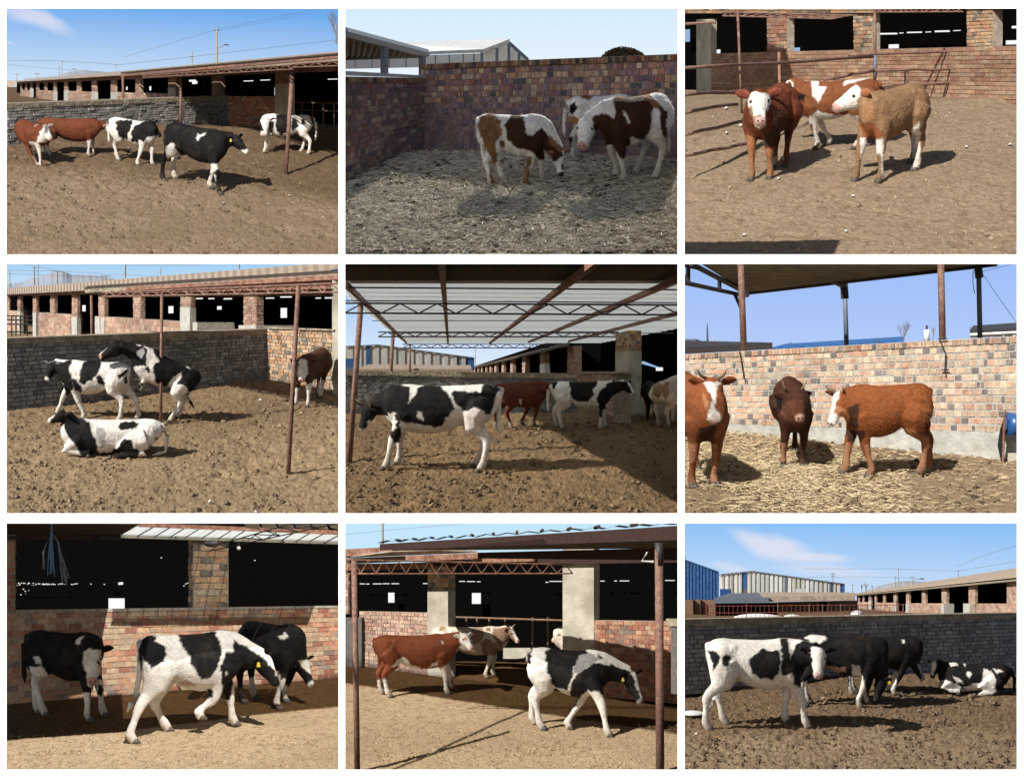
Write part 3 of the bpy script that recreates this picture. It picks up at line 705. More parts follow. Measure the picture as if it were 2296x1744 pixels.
def beam(th, a, b, w, h, m, name='beam'):
    """rectangular member; a, b on its lower front edge"""
    d = (b-a).normalized(); s = V((-d.y, d.x, 0)).normalized(); s = s if s.y > 0 else -s
    up = V((0, 0, h)); th.part(name, slab(a, b, b+up, a+up, s, w), M[m])
def post(p, th, top, bot, r, m='rust', D=None, name='post', n=12):
    g = p.G(*bot) if D is None else p.at(bot[0], bot[1], D); t = p.at(top[0], top[1], g.y)
    mb = MB(); mb.tube([g-V((0, 0, .05)), t], [r, r], n); th.part(name, mb, M[m], smooth=True); return g, t
def pane(th, c, n, m='glow', name='window'): th.part(name, slab(*c, n, .02), M[m])
def rect(p, x0, x1, y0, y1, D): return (p.at(x0, y1, D), p.at(x1, y1, D), p.at(x1, y0, D), p.at(x0, y0, D))
def stalls(th, pl, x0, x1, y0, y1, n, off=1.3, m='steel'):
    for y in (y0, y0+(y1-y0)*.45): mb = MB(); mb.tube([pl.pt(x0, y, off), pl.pt(x1, y, off)], .014, 5); th.part('stall_rail', mb, M[m])
    for i in range(n+1): x = x0+(x1-x0)*i/n; mb = MB(); mb.tube([pl.pt(x, y0-2, off), pl.pt(x, y1, off)], .012, 5); th.part('stall_bar', mb, M[m])
def scrap(p, pts, label, col='litter', r=10):
    for i, (X, Y) in enumerate(pts):
        g = p.G(X, Y); u = px2m(p, g.y)*r; mb = MB(); k = 6; vs = [g+V((math.cos(6.28*j/k)*u*random.uniform(.5, 1.4), math.sin(6.28*j/k)*u*2*random.uniform(.5, 1.2), .004+random.uniform(0, .5)*u)) for j in range(k)]
        mb.add(vs+[g+V((0, 0, u*.8+.01))], [(j, (j+1) % k, k) for j in range(k)]+[tuple(range(k-1, -1, -1))])
        solo(p, 'litter', mb, M[col], label[i] if isinstance(label, list) else label, 'litter', 'pale scraps on the dirt')
# ================================================================== yard 1
p = P1
gm_brown = ground_mat('yard_dirt', (.34, .25, .17), (.29, .205, .13), (.18, .125, .08))
ground(p, gm_brown, .030, seed=1, damp_and_shade=([(-50, 500), (2300, 500), (2300, 1330), (1700, 1180), (1000, 1130), (-50, 1060)], .55, 130))
clods(p, 1500, 900, .008, .038, (.12, .08, .05), col2=(.24, .175, .12))
sky_back(p, lin(205, 226, 246), lin(112, 172, 238), [(180, 95, 330, 85, 18, .75), (20, 250, 60, 14, 8, .4)])
hills(p, [(130, 485), (330, 470), (420, 440), (520, 432), (640, 440), (760, 455), (900, 470)])
W = Plane(p, (15, 925), (1465, 785)); th = Thing(p, 'brick_wall', W.A, 'low grey brick wall with mud cap, its far end in the shade of the rusty canopy', 'wall')
face(th, quad(W, 14, 1468, 680, 622, 935, 795), W.n, .3, 13, 34, 'greylit', 'mortar_grey', proud=.02, wjit=.2)
c = quad(W, 12, 1468, 650, 597, 682, 622, -.03); th.part('cap', slab(*c, W.n, .4), M['mudcap']); th.finish()
B = Plane(p, p.at(1640, 830, 41), p.G(100, 601)); PB = Plane(p, (1466, 792), (1862, 850)); th = Thing(p, 'cattle_barn', B.A, 'long open brick barn with pale roof running away behind the grey wall', 'barn')
ln = lambda a, b: (lambda x: a[1]+(b[1]-a[1])*(x-a[0])/(b[0]-a[0]))
sill, top, bot = ln((100, 560), (1765, 600)), ln((80, 517), (1765, 432)), ln((100, 601), (1765, 848))
face(th, quad(PB, 1466, 1768, 600, 600, 790, 856), PB.n, .3, 14, 11, 'red', 'mortar_red')
for x0, x1, r, cc in ((908, 1068, 2, 8), (738, 856, 3, 6), (418, 572, 4, 8), (225, 322, 3, 6), (105, 172, 3, 4)):
    face(th, quad(B, x0, x1, sill(x0)+(-2), sill(x1), bot(x0), bot(x1)), B.n, .25, r*3, cc, 'pink', 'mortar')
for x0, x1, xs, pl_ in ((1355, 1412, 1440, None), (1070, 1118, 1140, 545), (855, 890, 908, None), (695, 725, 738, 572), (570, 598, 608, 570), (472, 493, 505, None), (390, 408, 418, 560), (320, 336, 343, 562), (260, 274, 282, None), (208, 222, 230, None), (168, 180, 188, 548), (135, 144, 151, None), (105, 112, 118, None)):
    n = max(2, int((x1-x0)/9)); pier(th, B, x0, x1, top(x0), top(x1), bot(x0)-6, bot(x1)-6, int((bot(x0)-top(x0))/14)+2, n, 'pink' if x0 > 1300 else 'pink', xs, pl_, 'plaster_grey')
pier(th, PB, 1768, 1862, 432, 424, 870, 880, 30, 4, 'red', 1890, 520, 'plaster')
th.part('interior_shade', slab(*quad(B, 80, 2300, 505, 380, 640, 1000, 2.6), B.n, .1), M['dark'])
for y in (640, 690): mb = MB(); mb.tube([PB.pt(1880, y, 1.2), PB.pt(2190, y+8, 1.2)], .014, 5); th.part('stall_rail', mb, M['mortar_red'])
for x in (1940, 2010, 2080, 2150): mb = MB(); mb.tube([PB.pt(x, 640, 1.2), PB.pt(x, 860, 1.2)], .014, 5); th.part('stall_bar', mb, M['mortar_red'])
th.part('lintel', slab(*quad(B, 80, 2260, 507, 372, 519, 436, -.02), B.n, .04), M['rustlight'])
e0, e1 = B.pt(78, 508, -.3), B.pt(2300, 372, -.3); r0, r1 = B.pt(90, 503, 5), B.pt(2300, 318, 5)
th.part('roof', slab(e0, e1, r1, r0, V((0, 0, 1)), .06), M['roof'])
for X, Y, w, h, m in ((950, 550, 8, 26, 'glow'), (797, 550, 6, 20, 'glow'), (1225, 500, 40, 12, 'glow'), (1240, 512, 30, 18, 'glow'), (1590, 502, 60, 5, 'glow'), (1700, 496, 60, 5, 'glow'), (1766, 570, 8, 50, 'glow'), (2140, 490, 60, 5, 'glow')):
    pane(th, quad(B, X-w/2, X+w/2, Y-h/2, Y-h/2-2, Y+h/2, Y+h/2-2, 2.3), B.n, m, 'daylight_gap')
th.finish()
th = Thing(p, 'canopy', p.G(1835, 1110), 'rusty steel canopy on round posts along the barn above the black calf', 'canopy')
post(p, th, (1880, 395), (1835, 1112), .040); post(p, th, (1150, 440), (1150, 785), .030); post(p, th, (772, 462), (776, 690), .027, D=40.3)
A = ((758, 456), 40.5, (2200, 335), 30); f = lambda x, dy=0: line3(p, (A[0][0], A[0][1]+dy), A[1], (A[2][0], A[2][1]+dy), A[3], x)
for i, (x0, x1) in enumerate(((758, 1150), (1150, 1500), (1500, 1880), (1880, 2200))):
    beam(th, f(x0, 16), f(x1, 16), .1, (f(x0, 0)-f(x0, 16)).z, 'rustlight' if i % 2 else 'rust')
rb0, rb1 = B.pt(820, 452, -.4), B.pt(2300, 352, -.4)
th.part('shade_caster', slab(f(758, -4), f(2200, -8), rb1, rb0, V((0, 0, 1)), .03), M['roofdark'])
truss(th, f(900, 22), f(1880, 34), f(900, 36), f(1880, 62), 14, .010, 'rust')
truss(th, f(1880, 30), f(2200, 34), f(1880, 50), f(2200, 66), 3, .010, 'rust'); th.finish()
th = Thing(p, 'rail_fence', p.at(15, 625, 160), 'thin red pipe fence at the far end beyond the grey wall', 'fence')
for y in (577, 590, 606):
    mb = MB(); mb.tube([p.at(14, y, 160), p.at(340, y, 160)], .028, 5); th.part('rail', mb, M['fencered'])
for x in (20, 75, 132, 190, 212, 270, 335):
    mb = MB(); mb.tube([p.at(x, 572 if x != 132 else 565, 160), p.at(x, 640, 160)], .035 if x != 212 else .06, 5); th.part('post', mb, M['fencered'])
mb = MB(); mb.ball(p.at(380, 636, 150), 1.15, 1, .50, n=14, m=8); solo(p, 'snow_heap', mb, M['snow'], 'grey heap of old snow and rubble behind the grey wall', 'heap')
mb = MB(); mb.ball(p.at(95, 642, 165), .9, 1, .4, n=14, m=8); solo(p, 'snow_heap', mb, M['snow'], 'white snow patch behind the red pipe fence', 'heap')
pole(p, 1385, 155, 400, 140, 'tall concrete utility pole with street lamp rising behind the barn roof', ((.06, 46), (.16, 22)), r=8, lamp=((1395, 290), (1440, 265)))
pole(p, 1226, 300, 405, 160, 'short utility pole with transformer cluster, next to the tallest pole', ((.4, 34), (.55, 28)), r=3)
for X, t, w, l in ((727, 385, 14, 'thin pole standing alone over the barn ridge'), (458, 415, 30, 'small pole with wide crossarm over the hazy hills'), (375, 365, 12, 'slim tall mast over the far barn roof'), (357, 400, 16, 'low mast beside the slim tall mast'), (215, 450, 40, 'far double pole over the barn end'), (80, 450, 24, 'far pole near the edge of the plain')):
    pole(p, X, t, 505, 300, l, ((.08, w),), r=2)
wire(p, [(14, 366), (360, 370), (760, 395), (1230, 342), (2200, 230)], (300, 90), 'long wire sloping up over the barn roof from the far masts', 2.0)
wire(p, [(780, 345), (1385, 165), (2060, 30)], (200, 90), 'upper wire from the tall pole to the sky corner', 1.4)
wire(p, [(1400, 172), (1700, 120), (2200, 20)], (140, 90), 'second wire leaving the tall pole', 1.2)
wire(p, [(14, 395), (300, 420), (620, 440)], 300, 'low wire over the hazy hills', 1.4)
bare_tree(p, 2165, 260, 20, 60, 'bare branch tips hanging into the sky above the canopy end', 50, 6, 4)
mb = MB(); mb.add([p.at(14, 548, 400), p.at(100, 520, 400), p.at(95, 500, 400), p.at(14, 498, 400), p.at(14, 548, 410), p.at(100, 520, 410), p.at(95, 500, 410), p.at(14, 498, 410)], [(0, 1, 2, 3), (7, 6, 5, 4), (3, 2, 6, 7), (1, 5, 6, 2)])
solo(p, 'farm_shed', mb, M['roof'], 'low brown shed at the far end of the barn', 'shed')
scrap(p, [(1720, 1305), (1430, 1300), (1860, 1250), (2080, 1395)], ['small pale scrap in the trodden dirt beyond the hoof prints', 'pale fleck near the white hoof of the black calf', 'tiny pale scrap nearest the post foot', 'white scrap at the dark side of the dirt'], r=9)
WL = (.68, .65, .62)
cow(p, 'small red calf with white face turned our way at the end of the grey wall', (190, 1035), 768, -52, [(238, 1060), (300, 1000), (135, 1040), (182, 1062)], (255, 800, .3), (305, 880, .62), RED,
    [(WHITE, [(225, 850), (262, 782), (330, 820), (335, 900), (215, 905)]), (GREY, [(262, 790), (290, 795), (285, 850), (262, 840)]), (WL, [(160, 900), (220, 900), (240, 940), (240, 1080), (220, 1080)]), (WL, [(255, 940), (340, 900), (330, 1080), (255, 1080)]), (WL, [(100, 960), (150, 960), (150, 1080), (100, 1080)])], L=.85, name='calf')
cow(p, 'long red cow with white face standing side on beside the grey wall', (435, 985), 742, 4, [(550, 992), (585, 965), (300, 1000), (270, 985)], (665, 790), (728, 862, .1), RED,
    [(WHITE, [(668, 770), (700, 765), (745, 830), (730, 880), (620, 880), (655, 830)]), (WL, [(525, 900), (575, 880), (600, 1010), (510, 1010)]), (WL, [(240, 920), (340, 930), (340, 1020), (240, 1020)]), (DKBROWN, [(300, 820), (420, 870), (460, 900), (300, 900)])], L=1.25, B=1.15)
cow(p, 'black and white calf with white shoulder band between the red cow and the black calf', (845, 1035), 752, -32, [(850, 1058), (932, 1060), (785, 1010), (765, 995)], (955, 775, .2), (1022, 862, .35), WHITE,
    [(BLACK, [(722, 765), (770, 752), (838, 758), (822, 820), (800, 860), (805, 890), (750, 865), (735, 820)]), (BLACK, [(850, 795), (905, 765), (955, 745), (1005, 760), (1032, 862), (950, 868), (925, 872), (918, 900), (880, 880), (868, 910), (828, 895), (832, 840)])], name='calf', nosec=BLACK, L=.95)
cow(p, 'black calf with yellow ear tag and white legs standing nearest the viewer', (1258, 1188), 795, -38, [(1352, 1250), (1335, 1200), (1108, 1132), (1138, 1132)], (1500, 872, .35), (1592, 968, .5), BLACK,
    [(WL, [(1058, 930), (1100, 900), (1108, 930), (1165, 1010), (1165, 1150), (1080, 1150)]), (WL, [(1300, 1112), (1375, 1112), (1375, 1270), (1300, 1270)]), (WHITE, [(1328, 1048), (1400, 1035), (1470, 985), (1500, 950), (1500, 970), (1430, 1050), (1360, 1105), (1330, 1098)]), (WHITE, [(1245, 880), (1265, 852), (1315, 838), (1312, 848), (1275, 866), (1262, 892)]), (WHITE, [(1545, 960), (1600, 945), (1605, 985), (1530, 985)])], name='calf', tag=2, L=.92, nosec=WHITE)
cow(p, 'black and white calf behind the canopy post, its mottled face turned our way', (1840, 968), 718, 178, [(1695, 985), (1705, 955), (1982, 985), (1935, 972)], (1702, 758, .2), (1692, 858, .5), WHITE,
    [(BLACK, [(1640, 790), (1665, 745), (1690, 790), (1700, 825), (1650, 835)]), (BLACK, [(1725, 765), (1765, 765), (1755, 840), (1725, 840)]), (BLACK, [(1768, 722), (1850, 715), (1862, 840), (1810, 855), (1772, 820)]), (BLACK, [(1872, 740), (1905, 745), (1922, 795), (1900, 810), (1870, 830)]), (BLACK, [(1932, 752), (1965, 755), (1962, 785), (1938, 785)]), (BLACK, [(1985, 712), (2020, 720), (2015, 790), (1998, 760)])], name='calf', L=1.05, hd=.56, earc=BLACK)
# ================================================================== yard 2
p = P2
gm_straw = ground_mat('straw_bedding', (.52, .47, .39), (.44, .39, .31), (.24, .20, .15))
ground(p, gm_straw, .035, seed=2)
clods(p, 900, 960, .012, .06, (.06, .045, .035), col2=(.16, .13, .10))
straw(p, 21000, 960, [(.74, .68, .55), (.62, .56, .43), (.80, .75, .64), (.42, .35, .25)])
sky_back(p, lin(236, 246, 253), lin(212, 236, 253), ybot=560)
W = Plane(p, (540, 950), (2180, 1018)); th = Thing(p, 'brick_wall', W.A, 'tall shaded brick wall with upright top course behind the three brown and white cattle', 'wall')
face(th, quad(W, 520, 2188, 388, 322, 960, 1030), W.n, .3, 16, 44, 'mixed', 'mortar', name='wall', proud=.014, wjit=.15)
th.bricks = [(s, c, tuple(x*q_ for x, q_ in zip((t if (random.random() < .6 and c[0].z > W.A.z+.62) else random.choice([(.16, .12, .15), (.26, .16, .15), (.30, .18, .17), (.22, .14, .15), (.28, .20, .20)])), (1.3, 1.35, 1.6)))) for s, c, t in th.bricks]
c = quad(W, 520, 2188, 345, 278, 388, 322, -.01)
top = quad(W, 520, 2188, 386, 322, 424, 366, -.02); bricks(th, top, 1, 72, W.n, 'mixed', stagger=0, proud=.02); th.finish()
W2 = Plane(p, (30, 1165), (540, 950)); th = Thing(p, 'brick_wall', W2.A, 'brick side wall meeting the tall wall at the corner, with white slab on top', 'wall')
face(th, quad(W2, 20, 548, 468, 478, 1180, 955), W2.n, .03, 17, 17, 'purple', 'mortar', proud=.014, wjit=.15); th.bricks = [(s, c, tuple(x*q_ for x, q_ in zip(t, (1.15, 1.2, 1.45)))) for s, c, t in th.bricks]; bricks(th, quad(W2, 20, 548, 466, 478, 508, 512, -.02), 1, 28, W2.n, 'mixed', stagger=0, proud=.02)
th.part('top_slab', slab(*quad(W2, 15, 548, 432, 462, 462, 478, -.03), W2.n, .06), M['sheetwhite']); th.finish()
th = Thing(p, 'white_shed', p.at(700, 380, 60), 'long white shed with low gable roof beyond the tall wall', 'shed')
q = [p.at(915, 395, 60), p.at(915, 312, 60), p.at(1088, 250, 60), p.at(1212, 362, 60), p.at(1212, 395, 60)]
th.part('gable', poly_prism(q, V((-.1, 1, 0)), .2), M['white'])
th.part('side_wall', slab(p.at(14, 420, 84), p.at(915, 400, 60), p.at(915, 318, 60), p.at(14, 350, 84), V((0, 1, 0)), .2), M['white'])
th.part('roof', slab(p.at(14, 345, 84), p.at(922, 314, 59.7), p.at(1092, 248, 60), p.at(240, 262, 90), V((0, 0, 1)), .12), M['sheetwhite'])
for x, a, b in ((912, 312, 395), (1010, 285, 395), (1087, 255, 395), (1153, 310, 395)): mb = MB(); mb.tube([p.at(x, b, 59.6), p.at(x, a, 59.6)], .06, 6); th.part('column', mb, M['bluesteel'])
mb = MB(); mb.tube([p.at(1088, 250, 59.5), p.at(1212, 362, 59.5)], .07, 6); th.part('gable_trim', mb, M['bluesteel'])
for x in (90, 200, 310, 420, 520, 610, 700, 790, 860): mb = MB(); t = (x-14)/901; D = 1/((1-t)/84+t/60)-.1; mb.tube([p.at(x, 410, D), p.at(x, 348-t*30, D)], .02, 4); th.part('panel_seam', mb, M['bluesteel'])
th = Thing(p, 'lean_to_canopy', p.at(280, 450, 30), 'corrugated lean-to roof on blue steel posts beyond the side wall', 'canopy')
roofc = (p.at(14, 338, 40), p.at(545, 332, 36), p.at(545, 300, 28), p.at(14, 168, 23))
th.part('shade_caster', corrugated(roofc, back_n(roofc), 14, .05), M['roofdark'])
mb = MB(); mb.tube([p.at(14, 178, 22.8), p.at(552, 318, 27.6)], .07, 6); th.part('edge_beam', mb, M['bluesteel'])
mb = MB(); mb.tube([p.at(14, 352, 40), p.at(545, 335, 36)], .05, 6); th.part('rear_beam', mb, M['bluesteel'])
for x, a, b, D in ((280, 262, 470, 25), (526, 325, 480, 27.4)): mb = MB(); mb.tube([p.at(x, b, D), p.at(x, a, D)], .06, 8); th.part('post', mb, M['bluesteel'])
for x0, x1, y in ((125, 195, 205), (330, 390, 262), (500, 552, 308)): D = 23+x0*.009; th.part('purlin_end', slab(*rect(p, x0, x1, y-9, y+9, D), V((0, 1, 0)), .3), M['bluesteel'])
th.finish()
random.seed(5); th = Thing(p, 'bush', p.at(1830, 345, 30), 'dark round bush showing above the tall brick wall', 'bush'); mb = MB(); st = MB()
for i in range(1500):
    a = random.random()*6.28; r = math.sqrt(random.random()); x = math.cos(a)*r; z = abs(math.sin(a))*r; c = p.at(1830+x*140, 350-z*70+abs(x)*8, 30+random.uniform(-.5, .5)); e = V((random.gauss(0, 1), random.gauss(0, 1), random.gauss(0, 1))).normalized()*.035; g = V((random.gauss(0, 1), random.gauss(0, 1), random.gauss(0, 1))).normalized()*.03
    mb.add([c-e, c+g, c+e, c-g*.6], [(0, 1, 2, 3)])
for i in range(26): a = random.uniform(.2, 2.9); st.tube([p.at(1830, 360, 30), p.at(1830+math.cos(a)*145, 352-math.sin(a)*72, 30)], [.02, .006], 4)
th.part('foliage', mb, M['bush'], kind='stuff'); th.part('stem', st, M['twig'])
cow(p, 'brown and white calf grazing with its head down to the straw', (1118, 1168), 712, -3, [(1200, 1168), (1308, 1142), (980, 1182), (1055, 1172)], (1405, 955, .1), (1428, 1115, .18), (.86, .84, .82),
    [(BROWN, [(885, 790), (905, 725), (985, 700), (1035, 760), (1040, 840), (1000, 900), (1010, 1000), (1000, 1180), (960, 1180), (975, 1000), (940, 930), (905, 860)]), (DKBROWN, [(1060, 780), (1110, 705), (1165, 715), (1200, 790), (1195, 830), (1240, 860), (1300, 800), (1340, 850), (1345, 870), (1430, 940), (1445, 985), (1390, 1025), (1290, 1010), (1240, 960), (1130, 930), (1080, 880)]),
     (BROWN, [(1340, 840), (1440, 930), (1430, 960), (1350, 900)]), (BROWN, [(1195, 990), (1235, 990), (1215, 1170), (1180, 1170)]), (BROWN, [(1030, 880), (1060, 880), (1065, 930), (1035, 930)]), (DKBROWN, [(1425, 1040), (1455, 1040), (1455, 1075), (1425, 1070)])], name='calf', fur=1.3, L=.80, tail=[(905, 800), (912, 900), (925, 1030)], nosec=DKBROWN, earc=BROWN)
cow(p, 'large brown and white bull calf facing the grazing one, with white face', (1885, 1135), 592, -152, [(1782, 1125), (1828, 1160), (1870, 1090), (2035, 1140)], (1592, 765, .25), (1558, 925, .5), (.86, .84, .82),
    [(DKBROWN, [(1625, 735), (1690, 700), (1775, 740), (1770, 640), (1800, 590), (1880, 555), (1960, 560), (2060, 640), (2040, 660), (2010, 700), (2010, 800), (1960, 880), (1880, 860), (1870, 980), (1820, 1000), (1750, 905), (1690, 930), (1650, 860)]), (BROWN, [(1760, 640), (1780, 580), (1880, 548), (1970, 560), (2060, 640), (2110, 700), (2090, 780), (2060, 700), (1960, 600), (1880, 590)]),
     (WHITE, [(1820, 690), (1850, 700), (1880, 770), (1860, 770)]), (DKBROWN, [(2060, 650), (2115, 690), (2110, 860), (2075, 850)])], fur=1.3, L=.70, W=1.05, hd=.52, horn=0, tail=[(2098, 760), (2120, 860), (2128, 960)], earc=BROWN)
cow(p, 'white bull calf with brown rump spots standing behind the large brown and white one', (1680, 1000), 588, 12, [(1740, 995), (1760, 985), (1502, 1005), (1540, 1000)], (1800, 690, -.1), (1880, 780, -.1), (.86, .84, .82),
    [(BROWN, [(1545, 590), (1600, 578), (1640, 600), (1600, 620), (1550, 612)]), (BLACK, [(1485, 655), (1520, 635), (1535, 680), (1500, 725), (1480, 700)]), (DKBROWN, [(1462, 860), (1500, 860), (1500, 930), (1468, 930)])], fur=1.0, L=.82)
# ================================================================== yard 3
p = P3
ground(p, ground_mat('yard_dirt', (.35, .26, .175), (.31, .225, .15), (.20, .14, .09)), .014, seed=3, ytop=520)
clods(p, 700, 660, .006, .026, (.16, .11, .07), col2=(.40, .31, .22))
B = Plane(p, (210, 580), (2180, 645)); th = Thing(p, 'cattle_barn', B.A, 'open brick barn with low front wall and brick piers behind the pipe fence', 'barn')
face(th, quad(B, 205, 2190, 320, 270, 580, 648), B.n, .3, 13, 44, [(.40, .24, .155), (.36, .21, .14), (.44, .28, .185), (.34, .18, .12), (.42, .29, .20)], 'mortar_red', gap=.08, proud=.008)
pier(th, B, 1127, 1245, 72, 60, 306, 302, 9, 4, 'tan'); pier(th, B, 1862, 2030, 20, 14, 300, 290, 12, 5, 'tan')
pier(th, B, 566, 695, 90, 90, 318, 312, 9, 4, 'red'); pier(th, B, 110, 205, 125, 122, 580, 585, 0, 0, 'red', 232, 100, 'plaster')
th.part('interior_shade', slab(*quad(B, 0, 2280, 0, -10, 700, 720, 1.6), B.n, .1), M['dark'])
th.part('lintel', slab(*quad(B, 14, 1250, 5, 5, 62, 60, -.03), B.n, .3), M['rustlight'])
bricks(th, quad(B, 20, 1250, 22, 22, 60, 58, -.04), 2, 30, B.n, 'tan'); th.part('lintel', slab(*quad(B, 1250, 2190, 5, -10, 44, 24, -.03), B.n, .3), M['rustlight']); bricks(th, quad(B, 1250, 1860, 14, 4, 42, 26, -.04), 1, 15, B.n, 'tan')
for x0, x1, y0, y1, m in ((1352, 1410, 262, 288, 'glow'), (2112, 2190, 236, 262, 'glow'), (727, 770, 283, 308, 'glowblue'), (235, 255, 296, 320, 'glow'), (30, 58, 165, 245, 'glowblue'), (1280, 1400, 188, 198, 'glow'), (1420, 1440, 186, 191, 'glow'), (1470, 1560, 180, 188, 'glow'), (1590, 1620, 179, 184, 'glow'), (1650, 1740, 172, 182, 'glow'), (1770, 1810, 170, 175, 'glow'), (2150, 2190, 142, 158, 'glow'), (2065, 2080, 158, 164, 'glow')):
    pane(th, quad(B, x0, x1, y0, y0-2, y1, y1-2, 1.4), B.n, m, 'window' if y1-y0 > 18 else 'daylight_gap')
th.finish()
th = Thing(p, 'canopy', p.G(390, 690), 'canopy frame with thin lattice girder and round posts before the barn', 'canopy')
post(p, th, (373, 40), (400, 700), .016); g, t = post(p, th, (1262, 20), (1262, 480), .022, D=22.8)
truss(th, p.at(280, 52, 22), p.at(1150, 72, 22), p.at(275, 75, 22), p.at(980, 95, 22), 12, .008, 'rust'); truss(th, p.at(1240, 36, 22), p.at(1870, 22, 22), p.at(1250, 52, 22), p.at(1850, 48, 22), 9, .008, 'rust')
c0 = [p.at(20, 128, 20), p.at(232, 118, 20)]; mb = MB(); mb.tube(c0, .018, 6); th.part('cross_bar', mb, M['rust'])
# shade thrown on the wall's near end: unseen sheet added overhead, shaped to cast it
def caster(p, X, Y, t): g = p.G(X, Y); s = p.sun/p.sun.z; return g+s*t
q = [B.pt(-60, 640)+p.sun/p.sun.z*2.6, B.pt(770, 600)+p.sun/p.sun.z*2.4, B.pt(690, 300)+p.sun/p.sun.z*2.8, B.pt(-60, 60)+p.sun/p.sun.z*3.2]
mb = MB(); mb.box8(q[0], q[1], q[2], q[3], back_n(q), .04); 
th.part('shade_caster', mb, M['roofdark'])
s = p.sun/p.sun.z*2.5; q = [p.G(14, 1545)+s, p.G(1000, 1530)+s, p.G(1030, 1535)+s, p.G(985, 1640)+s, p.G(14, 1640)+s]
th.part('shade_caster', poly_prism(q, V((0, 0, 1)), .03), M['roofdark']); th.finish()  # second unseen sheet, added to darken the near corner of the dirt
def rails(p, th, L, r, m='rust'):
    for a, b in L:
        ga, gb = a[2], b[2]; mb = MB(); A_, B_ = p.at(a[0], a[1], ga), p.at(b[0], b[1], gb); n = 5
        pts = [A_.lerp(B_, i/n)+V((0, 0, random.uniform(-.008, .008))) for i in range(n+1)]; mb.tube(pts, r, 8); th.part('rail', mb, M[m], smooth=True)
th = Thing(p, 'pipe_fence', p.G(30, 1000), 'rusty pipe rail fence running in from the edge behind the white faced calf', 'fence')
rails(p, th, [((14, 413, 17.2), (1250, 342, 22)), ((14, 583, 17.2), (500, 558, 19)), ((14, 705, 17.2), (370, 645, 18.4)), ((14, 848, 17.2), (560, 725, 19)), ((14, 988, 17.2), (480, 893, 18.6)), ((690, 835, 19.5), (900, 765, 20))], .018)
for x, y0, y1, D in ((642, 310, 500, 19.8),): mb = MB(); mb.tube([p.at(x+8, y1+250, D), p.at(x, y0, D)], .019, 8); th.part('post', mb, M['rustlight'], smooth=True)
th = Thing(p, 'pipe_gate', p.G(1910, 620), 'long three rail pipe gate with hinged end post before the brick wall', 'gate')
rails(p, th, [((1090, 330, 22), (1910, 296, 22.6)), ((930, 490, 21), (1258, 428, 21.6)), ((1258, 428, 21.6), (1905, 420, 22.6)), ((1280, 548, 21.8), (1905, 490, 22.6)), ((1560, 632, 22), (1745, 626, 22))], .019)
for x, y0, y1, r in ((1912, 280, 618, .022), (1475, 425, 530, .012), (1265, 330, 470, .022)): mb = MB(); mb.tube([p.at(x, y1, 22.5), p.at(x, y0, 22.5)], r, 8); th.part('post', mb, M['rust'] if x != 1265 else M['bluesteel'], smooth=True)
for y in (390, 405, 485, 582): mb = MB(); mb.tube([p.at(1890, y, 22.4), p.at(1935, y, 22.4)], .014, 6); th.part('hinge', mb, M['steel'])
scrap(p, [(303, 838), (640, 1135), (395, 790), (1075, 1478), (415, 1500), (2140, 914), (1855, 930), (1120, 1248), (300, 678)], ['pink scrap on the dirt between fence rails', 'white scrap by the hooves of the white faced calf', 'pale scrap just below a fence rail', 'long pale scrap in the foreground dirt', 'small pale fleck near the long ground shadow', 'crumpled white bag at the edge of the yard', 'pale stone in the open dirt behind the tan calf', 'tiny pale fleck in front of the tan calf', 'pale scrap under the upper rails'], r=14)
cow(p, 'red brown calf with white face looking straight at the viewer by the fence', (590, 1085), 545, -112, [(478, 1138), (582, 1132), (625, 1062), (655, 1050)], (512, 590, .42), (520, 762, .78), (.15, .042, .020),
    [(WHITE, [(430, 590), (480, 565), (580, 580), (590, 640), (560, 690), (545, 740), (520, 705), (490, 720), (480, 760), (450, 680)]), ((.42, .25, .16), [(448, 670), (470, 660), (488, 740), (478, 760)]), ((.62, .50, .42), [(478, 755), (550, 745), (560, 790), (520, 810), (485, 795)]), ((.34, .15, .07), [(415, 840), (490, 870), (500, 1150), (430, 1150)]), ((.34, .15, .07), [(540, 930), (610, 930), (610, 1150), (545, 1150)]), ((.45, .36, .28), [(590, 1000), (640, 980), (620, 1070), (590, 1070)]), (DKBROWN, [(590, 640), (690, 720), (745, 760), (690, 900), (560, 930), (530, 880), (600, 800)]), (WHITE, [(640, 960), (670, 960), (670, 1010), (640, 1010)])], name='calf', fur=.6, W=1.0, nosec=(.60, .42, .38), earc=(.24, .07, .04), hd=.50, L=.75)
cow(p, 'tan calf raising its white muzzle, standing foremost on the dirt', (1370, 1095), 540, -133, [(1192, 1158), (1352, 1162), (1412, 1005), (1530, 1078)], (1180, 575, .3), (985, 668, .40), (.28, .165, .09),
    [(WHITE, [(940, 620), (1010, 560), (1060, 510), (1150, 515), (1172, 560), (1150, 640), (1150, 720), (1040, 720), (950, 680)]), (PINK, [(945, 620), (985, 615), (1045, 665), (1040, 700), (985, 700), (945, 660)]), ((.27, .09, .04), [(1160, 780), (1230, 770), (1320, 830), (1320, 880), (1210, 890)]), (WHITE, [(1210, 890), (1320, 870), (1330, 960), (1270, 975), (1200, 960)]), (WHITE, [(1165, 870), (1210, 870), (1225, 1040), (1170, 1040)]), (WHITE, [(1300, 960), (1385, 990), (1390, 1180), (1310, 1180)]), (WHITE, [(1500, 800), (1555, 760), (1560, 1100), (1500, 1100)]), (WHITE, [(1390, 900), (1425, 900), (1425, 1020), (1390, 1020)]), ((.36, .20, .10), [(1180, 620), (1240, 640), (1260, 750), (1180, 780)])], name='calf', fur=.3, W=.95, hd=.58, earc=(.40, .15, .07), L=.74)
